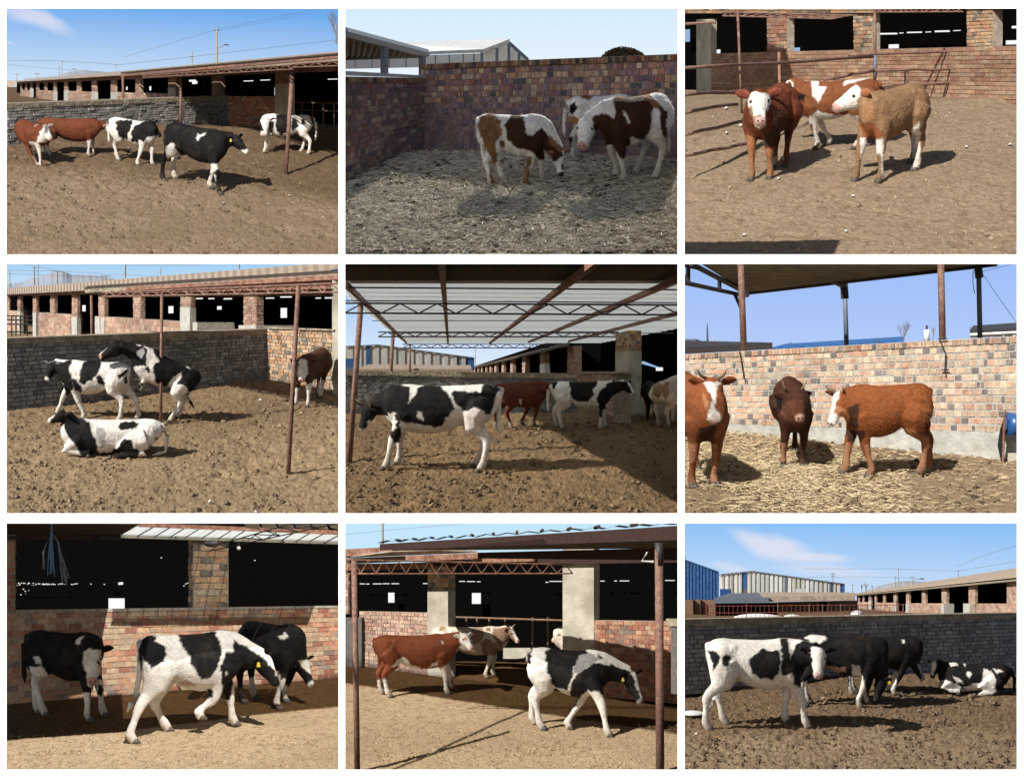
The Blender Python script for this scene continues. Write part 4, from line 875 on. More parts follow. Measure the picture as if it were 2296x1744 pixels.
cow(p, 'red and white patched calf side on behind the other two', (1010, 925), 492, 186, [(888, 935), (965, 908), (1150, 955), (1170, 940)], (728, 508, -.05), (668, 600, -.1), (.23, .08, .034),
    [(WHITE, [(650, 500), (690, 475), (735, 510), (720, 560)]), (WHITE, [(845, 490), (900, 490), (885, 530), (950, 540), (920, 600), (895, 640), (860, 590)]), (WHITE, [(1060, 500), (1150, 450), (1240, 445), (1235, 480), (1130, 505), (1060, 530)]), (WHITE, [(740, 680), (830, 740), (890, 690), (1000, 720), (1160, 720), (1160, 800), (900, 790), (800, 760)]), (WHITE, [(860, 740), (1000, 760), (1000, 950), (860, 950)]), (WHITE, [(1120, 880), (1200, 880), (1200, 970), (1120, 970)]), (BLACK, [(760, 560), (812, 590), (800, 640), (762, 610)])], name='calf', fur=.8, L=.98)
# ================================================================== yard 4
p = P4
gm_tan = ground_mat('yard_dirt', (.37, .27, .165), (.325, .23, .14), (.17, .115, .07))
ground(p, gm_tan, .030, seed=4, damp_and_shade=([(-50, 500), (2300, 500), (2300, 1000), (1200, 1120), (-50, 1180)], .35, 160))
clods(p, 2000, 900, .006, .036, (.15, .10, .06), col2=(.33, .24, .15))
sky_back(p, lin(214, 233, 247), lin(165, 208, 244), ytop=-2)
hills(p, [(14, 150), (110, 140), (200, 110), (300, 80), (380, 68), (440, 90), (540, 92), (640, 100), (760, 130)], D=1100)
W = Plane(p, (15, 975), (1712, 775)); th = Thing(p, 'brick_wall', W.A, 'grey brick yard wall in shade behind the mounting pair', 'wall')
face(th, quad(W, 8, 1716, 542, 478, 985, 780), W.n, .3, 15, 32, 'grey', 'mortar_grey', proud=.02, wjit=.2)
th.part('cap', slab(*quad(W, 8, 1716, 505, 445, 545, 480, -.04), W.n, .5), M['mudcap']); th.finish()
B = Plane(p, p.at(1715, 772, 30.5), p.G(300, 506)); PB = Plane(p, (1717, 776), (2150, 860)); th = Thing(p, 'cattle_barn', B.A, 'pink brick barn with open bays and long sloping roof above the grey wall', 'barn')
ln = lambda a, b: (lambda x: a[1]+(b[1]-a[1])*(x-a[0])/(b[0]-a[0]))
top, sill, bot = ln((30, 230), (1690, 178)), ln((190, 334), (1140, 396)), ln((15, 450), (2140, 850))
face(th, quad(PB, 1717, 2150, 440, 456, 776, 862), PB.n, .03, 15, 12, 'tan', 'mortar', wjit=.15)
th.part('sill', slab(*quad(PB, 1717, 2150, 430, 446, 442, 458, -.04), PB.n, .06), M['mudcap'])
for x0, x1, rr, cc in ((592, 1150, 7, 26), (225, 444, 10, 12), (14, 92, 9, 4)): face(th, quad(B, x0, x1, sill(x0), sill(x1), bot(x0)+20, bot(x1)+20), B.n, .3, rr, cc, 'pink', 'mortar', gap=.07)
for x0, x1, xs, pl_ in ((1562, 1642, 1690, None), (1150, 1215, 1245, 300), (842, 890, 918, None), (615, 653, 678, 366), (442, 475, 495, 362), (300, 325, 347, None), (187, 208, 226, 336), (86, 104, 122, 328), (18, 30, 38, None)):
    pier(th, B, x0, x1, top(x0), top(x1), bot(x0)+12, bot(x1)+12, int((bot(x0)-top(x0))/19)+2, 3 if x0 > 800 else 2, 'pink', xs, pl_, 'plaster_grey')
pier(th, PB, 2142, 2190, 165, 160, 866, 880, 0, 0, 'tan', None, 100, 'plaster', tk=.02)
for x0, x1, y0, y1 in ((1228, 1258, 400, 458), (1528, 1640, 420, 446), (590, 620, 366, 480)): th.part('plaster_kerb', slab(*quad(B, x0, x1, y0, y0, y1, y1+6, -.05), B.n, .8), M['plaster_grey'])
th.part('interior_shade', slab(*quad(B, 8, 2300, 200, 80, 560, 900, 3.0), B.n, .1), M['dark'])
e0, e1, r0, r1 = B.pt(8, 222, -.25), B.pt(2300, 108, -.25), B.pt(8, 180, 5), B.pt(2300, 8, 5)
th.part('roof', corrugated((e0, e1, r1, r0), back_n((e0, e1, r1, r0)), 70, .02), M['roof'])
th.part('eave_board', slab(*quad(B, 8, 2200, 216, 118, 230, 180, -.1), B.n, .25), M['rustlight'])
for x0, x1, y0, y1 in ((1802, 1838, 308, 372), (1388, 1412, 296, 318), (1070, 1098, 296, 342), (508, 526, 290, 330), (1250, 1290, 242, 250), (1430, 1480, 244, 252), (1330, 1365, 243, 250), (1705, 1755, 240, 247), (1800, 1870, 232, 240), (2030, 2060, 240, 247), (2090, 2150, 238, 246), (1330, 1380, 215, 222)):
    pane(th, quad(B, x0, x1, y0, y0-1, y1, y1-1, 2.7), B.n, 'glow', 'window' if y1-y0 > 18 else 'daylight_gap')
th.finish()
th = Thing(p, 'canopy', p.G(1850, 1392), 'canopy with rusty edge beam, lattice girder and round posts', 'canopy')
post(p, th, (1918, 165), (1850, 1392), .030); post(p, th, (1027, 215), (1020, 1066), .022); post(p, th, (568, 225), (575, 700), .024, D=26.6)
f = lambda x, dy=0: line3(p, (525, 188+dy), 26.5, (2200, 88+dy*1.6), 22.0, x)
for i, (x0, x1) in enumerate(((525, 790), (790, 1250), (1250, 1480), (1480, 1775), (1775, 2200))): beam(th, f(x0, 20), f(x1, 20), .06, (f(x0, 0)-f(x0, 20)).z, ('mudcap', 'rustlight', 'rust', 'rustlight', 'rustlight')[i])
rb0, rb1 = B.pt(600, 182, -.4), B.pt(2300, 70, -.4)
th.part('shade_caster', slab(f(525, -2), f(2200, -4), f(2200, -4)+V((0, .9, .03)), f(525, -2)+V((0, .9, .03)), V((0, 0, 1)), .03), M['roofdark'])
truss(th, f(640, 26), f(2200, 36), f(640, 50), f(2200, 72), 15, .012, 'rust'); truss(th, f(940, 46)+V((0, 1, 0)), f(2200, 60)+V((0, 1, 0)), f(940, 60)+V((0, 1, 0)), f(2200, 84)+V((0, 1, 0)), 12, .009, 'rust')
th.finish()
for X, t, b, w, l in ((195, 36, 160, 20, 'slim pole at the foot of the hazy mountain'), (220, 20, 160, 0, 'bare tall mast beside the slim pole'), (345, 62, 150, 70, 'pole with wide crossarm before the mountain'), (788, 20, 110, 0, 'single pole behind the roof ridge'), (1532, 16, 52, 0, 'pole top just over the roof near its high end'), (660, 95, 118, 60, 'low crossarm pole on the ridge line'), (35, 60, 175, 0, 'faint mast near the edge of the mountains'), (1020, 40, 95, 0, 'thin rod standing over the roof ridge')):
    pole(p, X, t, b, 220, l, ((.08, w),) if w else (), r=5 if X in (788, 1532) else (4 if w else 2.5))
for i, (pts, l) in enumerate((([(14, 62), (345, 66), (700, 88), (1000, 98)], 'highest wire running level before the mountain'), ([(14, 84), (400, 98), (780, 108)], 'lower wire before the mountain'), ([(790, 30), (1100, 26), (1530, 18)], 'wire between the two pole tops above the roof'), ([(120, 20), (345, 64)], 'short wire dropping to the wide crossarm'))): wire(p, pts, 240, l, 1.6)
th = Thing(p, 'rail_gate', p.at(60, 480, 45), 'dark pipe gate in the far bay over the grey wall', 'gate')
for y in (358, 384, 412, 462): mb = MB(); mb.tube([p.at(14, y, 45), p.at(185, y+4, 45)], .018, 5); th.part('rail', mb, M['steel'])
for x in (48, 75, 102, 150): mb = MB(); mb.tube([p.at(x, 356, 45), p.at(x, 490, 45)], .018, 5); th.part('bar', mb, M['steel'])
mb = MB(); mb.ball(p.at(2160, 72, 30), .12, .12, .05); solo(p, 'tarp_roll', mb, M['drum'], 'blue rolled tarp on the roof edge corner', 'tarp')
scrap(p, [(1668, 913), (1340, 1572), (1640, 1640)], ['white scrap of paper in the sunlit dirt', 'pale stone in the near foreground clods', 'pale fleck at the lowest edge of the dirt'], r=14)
cow(p, 'black and white heifer walking away from the one mounting her, black head lifted', (590, 1030), 652, 168, [(383, 972), (516, 1035), (728, 1072), (853, 1052)], (318, 672), (270, 782, .1), WHITE,
    [(BLACK, [(255, 720), (265, 670), (300, 655), (400, 655), (440, 640), (425, 700), (440, 770), (455, 830), (420, 890), (395, 870), (385, 800), (345, 780), (280, 770), (262, 770)]), (BLACK, [(488, 720), (510, 665), (560, 645), (635, 640), (632, 700), (570, 780), (540, 780), (520, 815), (490, 780)]), (BLACK, [(595, 760), (615, 745), (660, 790), (655, 815), (620, 808)]), (BLACK, [(440, 765), (475, 770), (510, 840), (500, 865), (460, 850)]), (BLACK, [(735, 750), (800, 695), (800, 730), (745, 775)]), (BLACK, [(783, 760), (800, 740), (802, 800), (785, 805)]), (BLACK, [(462, 720), (470, 740), (465, 752), (460, 740)])], name='heifer', L=.93, nosec=WHITE, tail=[(770, 730), (745, 790), (700, 830), (712, 865)])
cow(p, 'black and white heifer rearing up on the back of the walking one', (1030, 1040), 690, 182, [(885, 850, 0), (905, 800, .1), (1085, 1050), (1130, 1015)], (752, 552, .25), (616, 626, .35), BLACK,
    [(WHITE, [(600, 615), (655, 530), (700, 510), (690, 530), (625, 620), (615, 635)]), (WHITE, [(848, 535), (955, 528), (972, 600), (1010, 660), (985, 670), (965, 720), (905, 770), (930, 650), (935, 580), (900, 545), (855, 550)]), (GREY, [(865, 580), (905, 560), (920, 600), (890, 645), (865, 620)]), (WHITE, [(820, 700), (905, 680), (960, 710), (990, 800), (1060, 830), (1100, 760), (1150, 720), (1150, 760), (1120, 800), (1180, 810), (1200, 860), (1160, 1070), (1060, 1060), (1080, 830), (980, 840), (900, 870), (840, 830), (880, 760)]), (BLACK, [(920, 690), (945, 680), (950, 730), (930, 735)]), (WHITE, [(1110, 620), (1135, 645), (1120, 640)]), (WHITE, [(1175, 670), (1215, 705), (1190, 700)]), (BLACK, [(850, 790), (895, 780), (890, 830), (860, 835)])], pitch=27, hd=.56, L=1.0, name='heifer', tail=[(1222, 800), (1190, 880), (1240, 965)])
cow(p, 'black and white heifer lying on the dirt with its black head raised', (700, 1258), 868, 178, None, (398, 1000, .1), (280, 1042, .15), WHITE,
    [(BLACK, [(290, 1040), (345, 985), (380, 950), (510, 960), (500, 1010), (550, 1055), (575, 1120), (600, 1200), (630, 1290), (500, 1290), (470, 1210), (425, 1170), (398, 1110), (390, 1060), (350, 1085), (300, 1060)]), ((.36, .35, .34), [(600, 1080), (650, 1090), (665, 1180), (640, 1220), (600, 1150)]), (BLACK, [(740, 1080), (760, 1050), (830, 1040), (875, 1065), (860, 1085), (800, 1100), (760, 1105)]), (BLACK, [(755, 1190), (780, 1160), (830, 1170), (845, 1220), (885, 1240), (870, 1290), (690, 1290), (705, 1230), (745, 1220)]), (BLACK, [(985, 1155), (1005, 1150), (1000, 1210), (985, 1215)]), (BLACK, [(640, 1245), (665, 1250), (660, 1285), (635, 1280)])], lying=True, L=1.28, name='heifer', nosec=WHITE)
cow(p, 'dark brown calf with white face coming from the barn corner behind the post', (2005, 905), 590, -118, [(1902, 935), (1990, 952), (2062, 892), (2075, 880)], (1950, 660, .45), (1943, 780, .75), (.10, .045, .025),
    [(WHITE, [(1915, 660), (1940, 640), (1975, 650), (1980, 740), (1950, 785), (1915, 780)]), (WHITE, [(1885, 830), (1925, 830), (1925, 960), (1885, 960)]), (WHITE, [(1960, 800), (2010, 800), (2015, 970), (1960, 970)]), (WHITE, [(2050, 780), (2085, 780), (2080, 900), (2040, 900)])], name='calf', fur=.8, W=.92, hd=.48, earc=DKBROWN)
# ================================================================== yard 5
p = P5
ground(p, ground_mat('yard_dirt', (.25, .165, .09), (.215, .145, .08), (.10, .065, .04)), .034, seed=5)
clods(p, 1700, 1010, .008, .05, (.09, .06, .035), col2=(.26, .18, .11))
sky_back(p, lin(222, 236, 250), lin(140, 188, 246), ytop=200)
W = Plane(p, (30, 992), (1530, 985)); th = Thing(p, 'brick_wall', W.A, 'long grey brick wall under the canopy behind the big heifer', 'wall')
face(th, quad(W, 18, 1532, 738, 762, 996, 988), W.n, .3, 17, 52, 'grey', 'mortar_grey', proud=.018)
th.part('cap', slab(*quad(W, 18, 1532, 712, 728, 740, 764, -.04), W.n, .5), M['mudcap']); th.finish()
B = Plane(p, (1530, 932), (1100, 799)); th = Thing(p, 'cattle_barn', B.A, 'dark open barn with row of brick piers shrinking toward the horizon', 'barn')
top = lambda x: 705-(x-800)*.2175; bot = lambda x: 705+(x-800)*.365
face(th, quad(B, 1535, 1770, 728, 728, 972, 1062), B.n, .3, 13, 11, 'pink', 'mortar')
th.part('sill', slab(*quad(B, 1533, 1765, 716, 716, 730, 730, -.05), B.n, .4), M['mudcap'])
PB = Plane(p, p.at(1780, 1000, 30.6), p.at(1960, 1000, 30.2)); pier(th, PB, 1780, 1868, 470, 450, 1040, 1068, 26, 4, 'tan', 1945, 592, 'plaster')
for x0, x1, xs, pp in ((1468, 1510, 1560, None), (1290, 1322, 1350, 672), (1174, 1198, 1222, None), (1097, 1114, 1134, None), (1040, 1054, 1070, None), (993, 1004, 1020, None), (962, 971, 984, None), (934, 942, 952, None), (907, 914, 922, None), (884, 890, 897, None), (862, 867, 873, None), (846, 850, 855, None)):
    n = max(2, int((x1-x0)/12)); pier(th, B, x0, x1, top(x0)-1, top(x1)-1, 735+(x0-800)*.02, 735, int((735-top(x0))/14)+2, n, 'pink', xs, pp, 'white')
th.part('interior_shade', slab(*quad(B, 838, 2400, 690, 250, 760, 1300, 3.2), B.n, .1), M['dark'])
e0, e1, r0, r1 = B.pt(835, 700, -.3), B.pt(1480, 551, -.3), B.pt(838, 690, 1.0), B.pt(1480, 530, 3)
th.part('roof_edge', slab(e0, e1, r1, r0, V((0, 0, 1)), .05), M['roofdark'])
q = [p.at(1925, 660, 33), p.at(2090, 705, 33), p.at(2085, 698, 33), p.at(1960, 650, 33)]; th.part('daylight_gap', poly_prism(q, V((0, 1, 0)), .05), M['glowblue'])
th.part('daylight_gap', slab(*rect(p, 2042, 2085, 690, 712, 33), V((0, 1, 0)), .05), M['glow']); th.finish()
# canopy overhead
th = Thing(p, 'canopy', p.G(55, 1285), 'wide canopy of white translucent sheets on rusty rafters and lattice girders', 'canopy')
DA, DB, DC = p.G(55, 1285).y, 46., 68.
post(p, th, (128, 275), (52, 1288), .046); post(p, th, (337, 468), (308, 930), .050, D=DB); post(p, th, (446, 540), (446, 725), .040, D=DC)
def rp(x, y, D=None):
    """a point of the roof plane seen at a pixel: the plane hangs level from side to side and level away"""
    Dd = D or 26.5*(700-300)/max(700-y, 1); return p.at(x, y, Dd)
# the roof is level; its depth at a pixel row follows from its height
zr = p.at(400, 300, DA).z
def rl(x, y, dz=0): r = p.ray(x, y); t = (zr+dz-p.h)/r.z; return V((r.x*t, t, zr+dz))
def sheet(x0, x1, x2, x3, ya, yb, m, nm, dz=.10, nw=34):
    c = (rl(x0, ya, dz), rl(x1, ya, dz), rl(x3, yb, dz), rl(x2, yb, dz)); mb = MB(); bl, br, tr, tl = c; vs = []; k = nw*2
    for i in range(k+1):
        u = i/k; h = V((0, 0, .03*(i % 2))); vs += [bl.lerp(tl, u)+h, br.lerp(tr, u)+h]
    n2 = len(vs); vs += [v+V((0, 0, .006)) for v in vs]; f = [(2*i, 2*i+1, 2*i+3, 2*i+2) for i in range(k)]; f += [tuple(n2+q for q in reversed(t)) for t in f]
    f += [(0, 2*k, 2*k+n2, n2), (1, 1+n2, 2*k+1+n2, 2*k+1)]; mb.add(vs, f); th.part(nm, mb, m)
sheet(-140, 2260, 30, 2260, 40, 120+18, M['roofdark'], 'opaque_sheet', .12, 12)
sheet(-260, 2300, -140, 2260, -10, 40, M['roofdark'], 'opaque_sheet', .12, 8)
for i, (ya, yb, xa, xb) in enumerate(((138, 178, -60, 10), (178, 262, 10, 60), (262, 345, 60, 170), (345, 390, 170, 230), (390, 430, 230, 275), (430, 470, 275, 330), (470, 505, 330, 370), (505, 533, 370, 415))):
    sheet(xa, 2300, xb, 2300, ya, yb, M['translucent'], 'translucent_sheet', .10, 5)
for y in (178, 262, 390, 470):
    a, b = rl(max(10, -130+(y-165)*1.477), y), rl(2195, y+14 if y < 300 else y); th.part('sheet_joint', slab(a, b, b+V((0, .015, 0)), a+V((0, .015, 0)), V((0, 0, 1)), .02), M['bluesteel'])
for y in (205, 232, 318, 366, 430, 505):
    a, b = rl(max(10, -130+(y-165)*1.477), y), rl(2195, y+14 if y < 300 else y); th.part('sheet_rib', slab(a, b, b+V((0, .008, 0)), a+V((0, .008, 0)), V((0, 0, 1)), .006), M['sheetwhite'])
def raft(x0, y0, x1, y1, w, m, nm='rafter'):
    a, b = rl(x0, y0), rl(x1, y1); d = (b-a).normalized(); s = V((d.y, -d.x, 0))*w*.6; u = V((0, 0, .07)); th.part(nm, slab(a, b, b+u, a+u, s, 1), M[m])
raft(-130, 165, 418, 536, .09, 'rust'); raft(628, 20, 688, 540, .11, 'rust'); raft(1640, 20, 958, 538, .12, 'rustlight'); raft(2260, 130, 1210, 532, .12, 'rustlight'); raft(2260, 345, 1470, 527, .12, 'rustlight')
def tr(y0, y1, x0, x1, n, r): 
    D = rl(300, y0).y; a = p.at(x0, y0, D); b = p.at(x1, y0+(12 if y0 < 400 else 0), D); c = p.at(x0, y1, D); d = p.at(x1, y1+(12 if y0 < 400 else 0), D); truss(th, a, b, c, d, n, r, 'steel')
tr(274, 338, 20, 2190, 9, .013); tr(462, 492, 240, 1800, 13, .016); tr(540, 564, 400, 1480, 12, .018)
th.finish()
# sheds beyond the wall
th = Thing(p, 'metal_shed', p.at(400, 690, 200), 'wide weathered shed of pale and blue metal sheets beyond the wall', 'shed')
n = 30
for i in range(n):
    x0, x1 = 20+i*28.1, 20+(i+1)*28.1-.6; yt = (lambda x: 553-(x-20)*.045 if x < 240 else 543+(x-240)*.132)
    m = 'sheetblue' if i in (5, 29, 28) else ('bluesteel' if i == 26 else ('sheetpale' if random.random() < .6 else 'sheetwhite'))
    D = 200-.08*(i % 2); c = (p.at(x0, 700, D), p.at(x1, 700, D), p.at(x1, yt(x1), D), p.at(x0, yt(x0), D)); th.part('sheet', slab(*c, V((0, 1, 0)), .4), M[m])
c = (p.at(18, 552, 199.8), p.at(240, 541, 199.8), p.at(240, 548, 199.8), p.at(18, 559, 199.8)); th.part('roof_trim', slab(c[3], c[2], c[1], c[0], V((0, 1, 0)), .08), M['bluesteel'])
c = (p.at(240, 541, 199.8), p.at(865, 626, 199.8), p.at(865, 632, 199.8), p.at(240, 548, 199.8)); th.part('roof_trim', slab(c[3], c[2], c[1], c[0], V((0, 1, 0)), .08), M['bluesteel'])
th = Thing(p, 'low_shed', p.at(400, 712, 150), 'low pale roofed shed just over the wall top', 'shed')
c = (p.at(100, 716, 140), p.at(845, 716, 140), p.at(840, 690, 155), p.at(180, 684, 155)); th.part('roof', slab(*c, back_n(c), .2), M['roof'])
th.part('vent', slab(*rect(p, 472, 500, 697, 710, 139), V((0, 1, 0)), .5), M['steel'])
th.part('dark_wall', slab(*rect(p, 18, 115, 690, 716, 156), V((0, 1, 0)), .5), M['bluesteel'])
solo(p, 'container', slab(*rect(p, 18, 76, 632, 692, 150), V((0, 1, 0)), 3), M['sheetblue'], 'bright blue metal container at the edge behind the first post', 'container')
pole(p, 869, 572, 700, 250, 'faint thin pole beyond the metal shed', ((.1, 8),), r=2); pole(p, 1220, 540, 610, 200, 'short rod on the barn roof edge', (), r=1.5)
PW = (.66, .60, .56)
cow(p, 'large black and white heifer standing side on in front, tail hanging', (650, 1345), 802, 180, [(290, 1352), (372, 1308), (905, 1372), (878, 1335)], (190, 945, .05), (138, 1060, .12), WHITE,
    [(BLACK, [(90, 860), (200, 820), (300, 800), (345, 795), (445, 815), (445, 860), (440, 920), (480, 870), (490, 830), (540, 800), (640, 815), (700, 860), (735, 960), (680, 1010), (680, 1060), (600, 1080), (520, 1060), (380, 1035), (390, 1130), (380, 1180), (340, 1180), (305, 1110), (345, 1090), (360, 1040), (290, 1010), (230, 1050), (190, 1040), (120, 1055), (100, 1000)]), (WHITE, [(305, 990), (350, 985), (355, 1030), (310, 1020)]), (WHITE, [(485, 970), (515, 975), (540, 1040), (500, 1020)]),
     (BLACK, [(708, 860), (740, 835), (840, 850), (905, 850), (915, 800), (960, 790), (1010, 830), (1000, 900), (968, 1000), (930, 985), (860, 950), (800, 980), (750, 930)]), (PW, [(700, 1010), (860, 960), (960, 1010), (990, 1180), (930, 1150), (880, 1060), (700, 1090), (640, 1090)]), (BLACK, [(990, 800), (1035, 830), (1005, 850)])], L=1.08, name='heifer', nosec=BLACK, horn=1, tail=[(1040, 830, .1), (1022, 900, .1), (1020, 1060, .1), (1035, 1120, .1)])
cow(p, 'red brown cow with white socks seen between the two black and white ones', (1170, 1078), 782, 24, [(1165, 1062), (1228, 1065), (1005, 1085), (1108, 1090)], (1312, 800, -.1), (1340, 880, -.4), (.12, .034, .020),
    [(WHITE, [(1090, 1040), (1125, 1040), (1125, 1100), (1090, 1100)]), (WHITE, [(1215, 970), (1250, 970), (1245, 1075), (1210, 1075)]), (WHITE, [(1155, 900), (1170, 900), (1172, 935), (1158, 930)]), (WHITE, [(1290, 765), (1340, 762), (1340, 778)]), (WHITE, [(1145, 1040), (1175, 1040), (1175, 1070), (1145, 1070)]), (WHITE, [(990, 1040), (1020, 1040), (1020, 1090), (990, 1090)])], L=.95, tail=[(1015, 860), (1005, 950), (1000, 1050)])
cow(p, 'white heifer with one large black flank patch and black head near the plastered pier', (1560, 1086), 780, 2, [(1680, 1082), (1712, 1078), (1425, 1062), (1385, 1050)], (1842, 800, .1), (1905, 868, .2), WHITE,
    [(BLACK, [(1362, 780), (1385, 762), (1405, 780), (1385, 830), (1370, 830)]), (BLACK, [(1468, 790), (1500, 765), (1660, 770), (1655, 810), (1630, 830), (1645, 860), (1600, 915), (1530, 915), (1490, 880), (1485, 820)]), (BLACK, [(1655, 890), (1700, 820), (1760, 775), (1850, 780), (1895, 850), (1850, 885), (1790, 900), (1740, 930), (1720, 965), (1700, 960), (1690, 1020), (1665, 1015), (1670, 930)]), (WHITE, [(1850, 775), (1895, 775), (1920, 862), (1900, 868)])], L=1.0, name='heifer', nosec=GREY)
cow(p, 'cream and brown cow seen from behind at the shaded edge of the barn', (2125, 1068), 760, 62, [(2190, 1050), (2240, 1050), (2055, 1070), (2092, 1075)], (2330, 820, -.5), (2400, 900, -.6), CREAM,
    [((.30, .20, .13), [(2015, 800), (2040, 755), (2080, 800), (2120, 780), (2130, 840), (2110, 900), (2080, 860), (2050, 900), (2020, 860)])], L=.95, W=1.1, tail=[(2085, 850), (2080, 920), (2078, 960)])
cow(p, 'black cow in the dark barn mouth with only its head and ear catching light', (2010, 1020), 790, 100, [(1990, 1010), (2030, 1010), (1985, 1030), (2035, 1030)], (1965, 815, -.2), (1940, 880, -.2), BLACK, [], L=.8)
# ================================================================== yard 6
p = P6
ground(p, ground_mat('straw_bedding', (.31, .23, .15), (.27, .20, .125), (.16, .11, .075)), .035, seed=6)
straw(p, 2000, 1090, [(.58, .45, .27), (.48, .36, .21), (.66, .55, .37), (.36, .26, .15)])
straw(p, 3400, 1090, [(.52, .41, .25), (.43, .33, .20), (.60, .50, .34)], region=(20, 900, 1110, 1480)); straw(p, 1800, 1090, [(.62, .49, .29), (.68, .58, .39)], region=(300, 1500, 1250, 1640))
clods(p, 900, 1110, .006, .03, (.10, .07, .045), col2=(.30, .22, .14), name='dirt_clods')
clods(p, 500, 1110, .012, .05, (.08, .055, .035), col2=(.18, .12, .08))
sky_back(p, lin(190, 211, 250), lin(158, 190, 248))
W = Plane(p, (250, 1098), (1700, 1245)); th = Thing(p, 'brick_wall', W.A, 'sunlit pink and orange brick wall with grey plinth behind the three red calves', 'wall')
c = quad(W, 16, 2192, 640, 532, 1050, 1116)
face(th, c, W.n, .35, 12, 50, 'pinkwall', 'plaster_grey', proud=.008, gap=.13, wjit=.12)
tp = quad(W, 16, 2192, 606, 486, 640, 532, -.004); th.part('core', slab(*tp, W.n, .35), M['plaster_grey']); bricks(th, tp, 1, 92, W.n, 'pinkwall', stagger=0, proud=.014)
th.part('plinth', slab(*quad(W, 14, 2196, 1050, 1116, 1098, 1310, -.05), W.n, .45), M['plaster_grey']); th.finish()
for X, pts, l in ((0, [(385, 585), (398, 660), (415, 770)], 'thin iron rod leaning on the brick wall near the horned calf'), (0, [(1680, 505), (1722, 600), (1716, 705), (1720, 735)], 'bent iron hook hanging down the brick wall under the post')):
    mb = MB(); mb.tube([W.pt(a, b, -.05) for a, b in pts], .010, 6)
    if 'hook' in l: mb.tube([W.pt(1695, 706, -.05), W.pt(1745, 704, -.05)], .010, 6); mb.tube([W.pt(1672, 508, -.05), W.pt(1730, 502, -.05)], .008, 6)
    solo(p, 'iron_rod', mb, M['steel'], l, 'rod')
th = Thing(p, 'canopy', p.at(400, 580, 24.5), 'steel canopy with board underside on brown and grey round posts above the wall', 'canopy')
DW = W.pt(400, 900).y
for x0, y0, x1, y1, r, m, D in ((392, 10, 415, 600, .060, 'rust', W.pt(410, 600).y+.25), (1690, 10, 1702, 520, .058, 'rust', W.pt(1700, 520).y+.2), (1066, 150, 1080, 560, .034, 'bluesteel', 34), (1935, 30, 1945, 500, .036, 'bluesteel', 31)):
    mb = MB(); mb.tube([p.at(x1, y1+25, D), p.at(x0, y0, D)], r*(D/24.5 if D > 30 else .8), 12); th.part('post', mb, M[m], smooth=True)
Dn, Df = 26.5, 34.
c = (p.at(432, 204, Df), p.at(2040, 16, Df-3), p.at(2040, -15, Dn), p.at(80, -15, Dn)); th.part('roof_board', slab(*c, V((0, 0, 1)), .05), M['roofcream'])
def bar(pts, r, m='steel', nm='frame_bar'): mb = MB(); mb.tube([p.at(*q) for q in pts], r, 6); th.part(nm, mb, M[m])
bar([(440, 206, Df-.1), (2050, 20, Df-3.1)], .05); bar([(70, 18, 26.6), (400, 192, 33)], .045); bar([(20, 140, 26.6), (400, 222, 33)], .040); bar([(20, 25, 26.6), (120, 45, 27)], .04)
for x, a, b, D in ((52, 35, 142, 26.8), (255, 125, 190, 30)): bar([(x, a, D), (x, b, D)], .04)
bar([(355, 220, 32), (392, 300, 30)], .035)
bar([(760, 20, 28), (1060, 165, 33.6)], .05, 'rust'); bar([(1000, 60, 30), (1062, 150, 33.6)], .035, 'rust'); bar([(955, 50, 30.5), (955, 118, 31)], .04, 'rust'); bar([(805, 22, 28), (803, 40, 28)], .04, 'rust')
for a, b in (((150, 20, 28), (330, 100, 33)), ((470, 20, 28), (620, 70, 31)), ((250, 108, 32), (1000, 50, 30)), ((430, 120, 32), (550, 180, 34)), ((620, 80, 31), (860, 150, 33.8)), ((1120, 30, 29), (1320, 105, 32.7)), ((1600, 25, 29), (1640, 60, 31.9)), ((1370, 25, 29), (1480, 85, 32.3)), ((270, 25, 29), (420, 100, 32))): bar([a, b], .014, 'roofdark', 'board_joint')
bar([(1062, 150, 33.5), (1068, 245, 33.5)], .09, 'steel', 'bracket'); bar([(1930, 30, 30.8), (1940, 110, 30.8)], .08, 'steel', 'bracket'); bar([(425, 200, 26), (432, 235, 26)], .05, 'steel', 'bracket'); th.finish()
wire(p, [(1960, 70), (2200, 10)], 31, 'loose cable running up from the far grey post', 3, group='cables on the canopy post'); wire(p, [(1965, 90), (2190, 412)], 31, 'cable slanting down from the far grey post', 3, group='cables on the canopy post', sag=4); wire(p, [(1900, 60), (1898, 150), (1910, 212)], 31, 'short cable end dangling beside the far grey post', 5, group='cables on the canopy post')
th = Thing(p, 'shed', p.at(60, 560, 60), 'flat grey shed end and dark red roof over the wall beside the brown post', 'shed')
th.part('wall', slab(*rect(p, 14, 100, 505, 560, 60), V((0, 1, 0)), 2), M['bluesteel']); c = (p.at(14, 605, 50), p.at(600, 572, 50), p.at(420, 566, 58), p.at(14, 552, 58)); th.part('roof', slab(*c, back_n(c), .2), M['steel'])
th = Thing(p, 'blue_roof_shed', p.at(1100, 560, 110), 'long thin blue roof line seen just over the brick wall', 'shed')
c = (p.at(600, 590, 110), p.at(1450, 545, 110), p.at(1450, 518, 114), p.at(680, 566, 114)); th.part('roof', slab(*c, back_n(c), .3), M['sheetblue'])
th = Thing(p, 'dark_roof_shed', p.at(2000, 500, 50), 'dark flat roof with pale edge strip at the wall end', 'shed')
c = (p.at(1880, 498, 45), p.at(2200, 486, 45), p.at(2200, 442, 52), p.at(1900, 462, 52)); th.part('roof', slab(*c, back_n(c), .2), M['steel'])
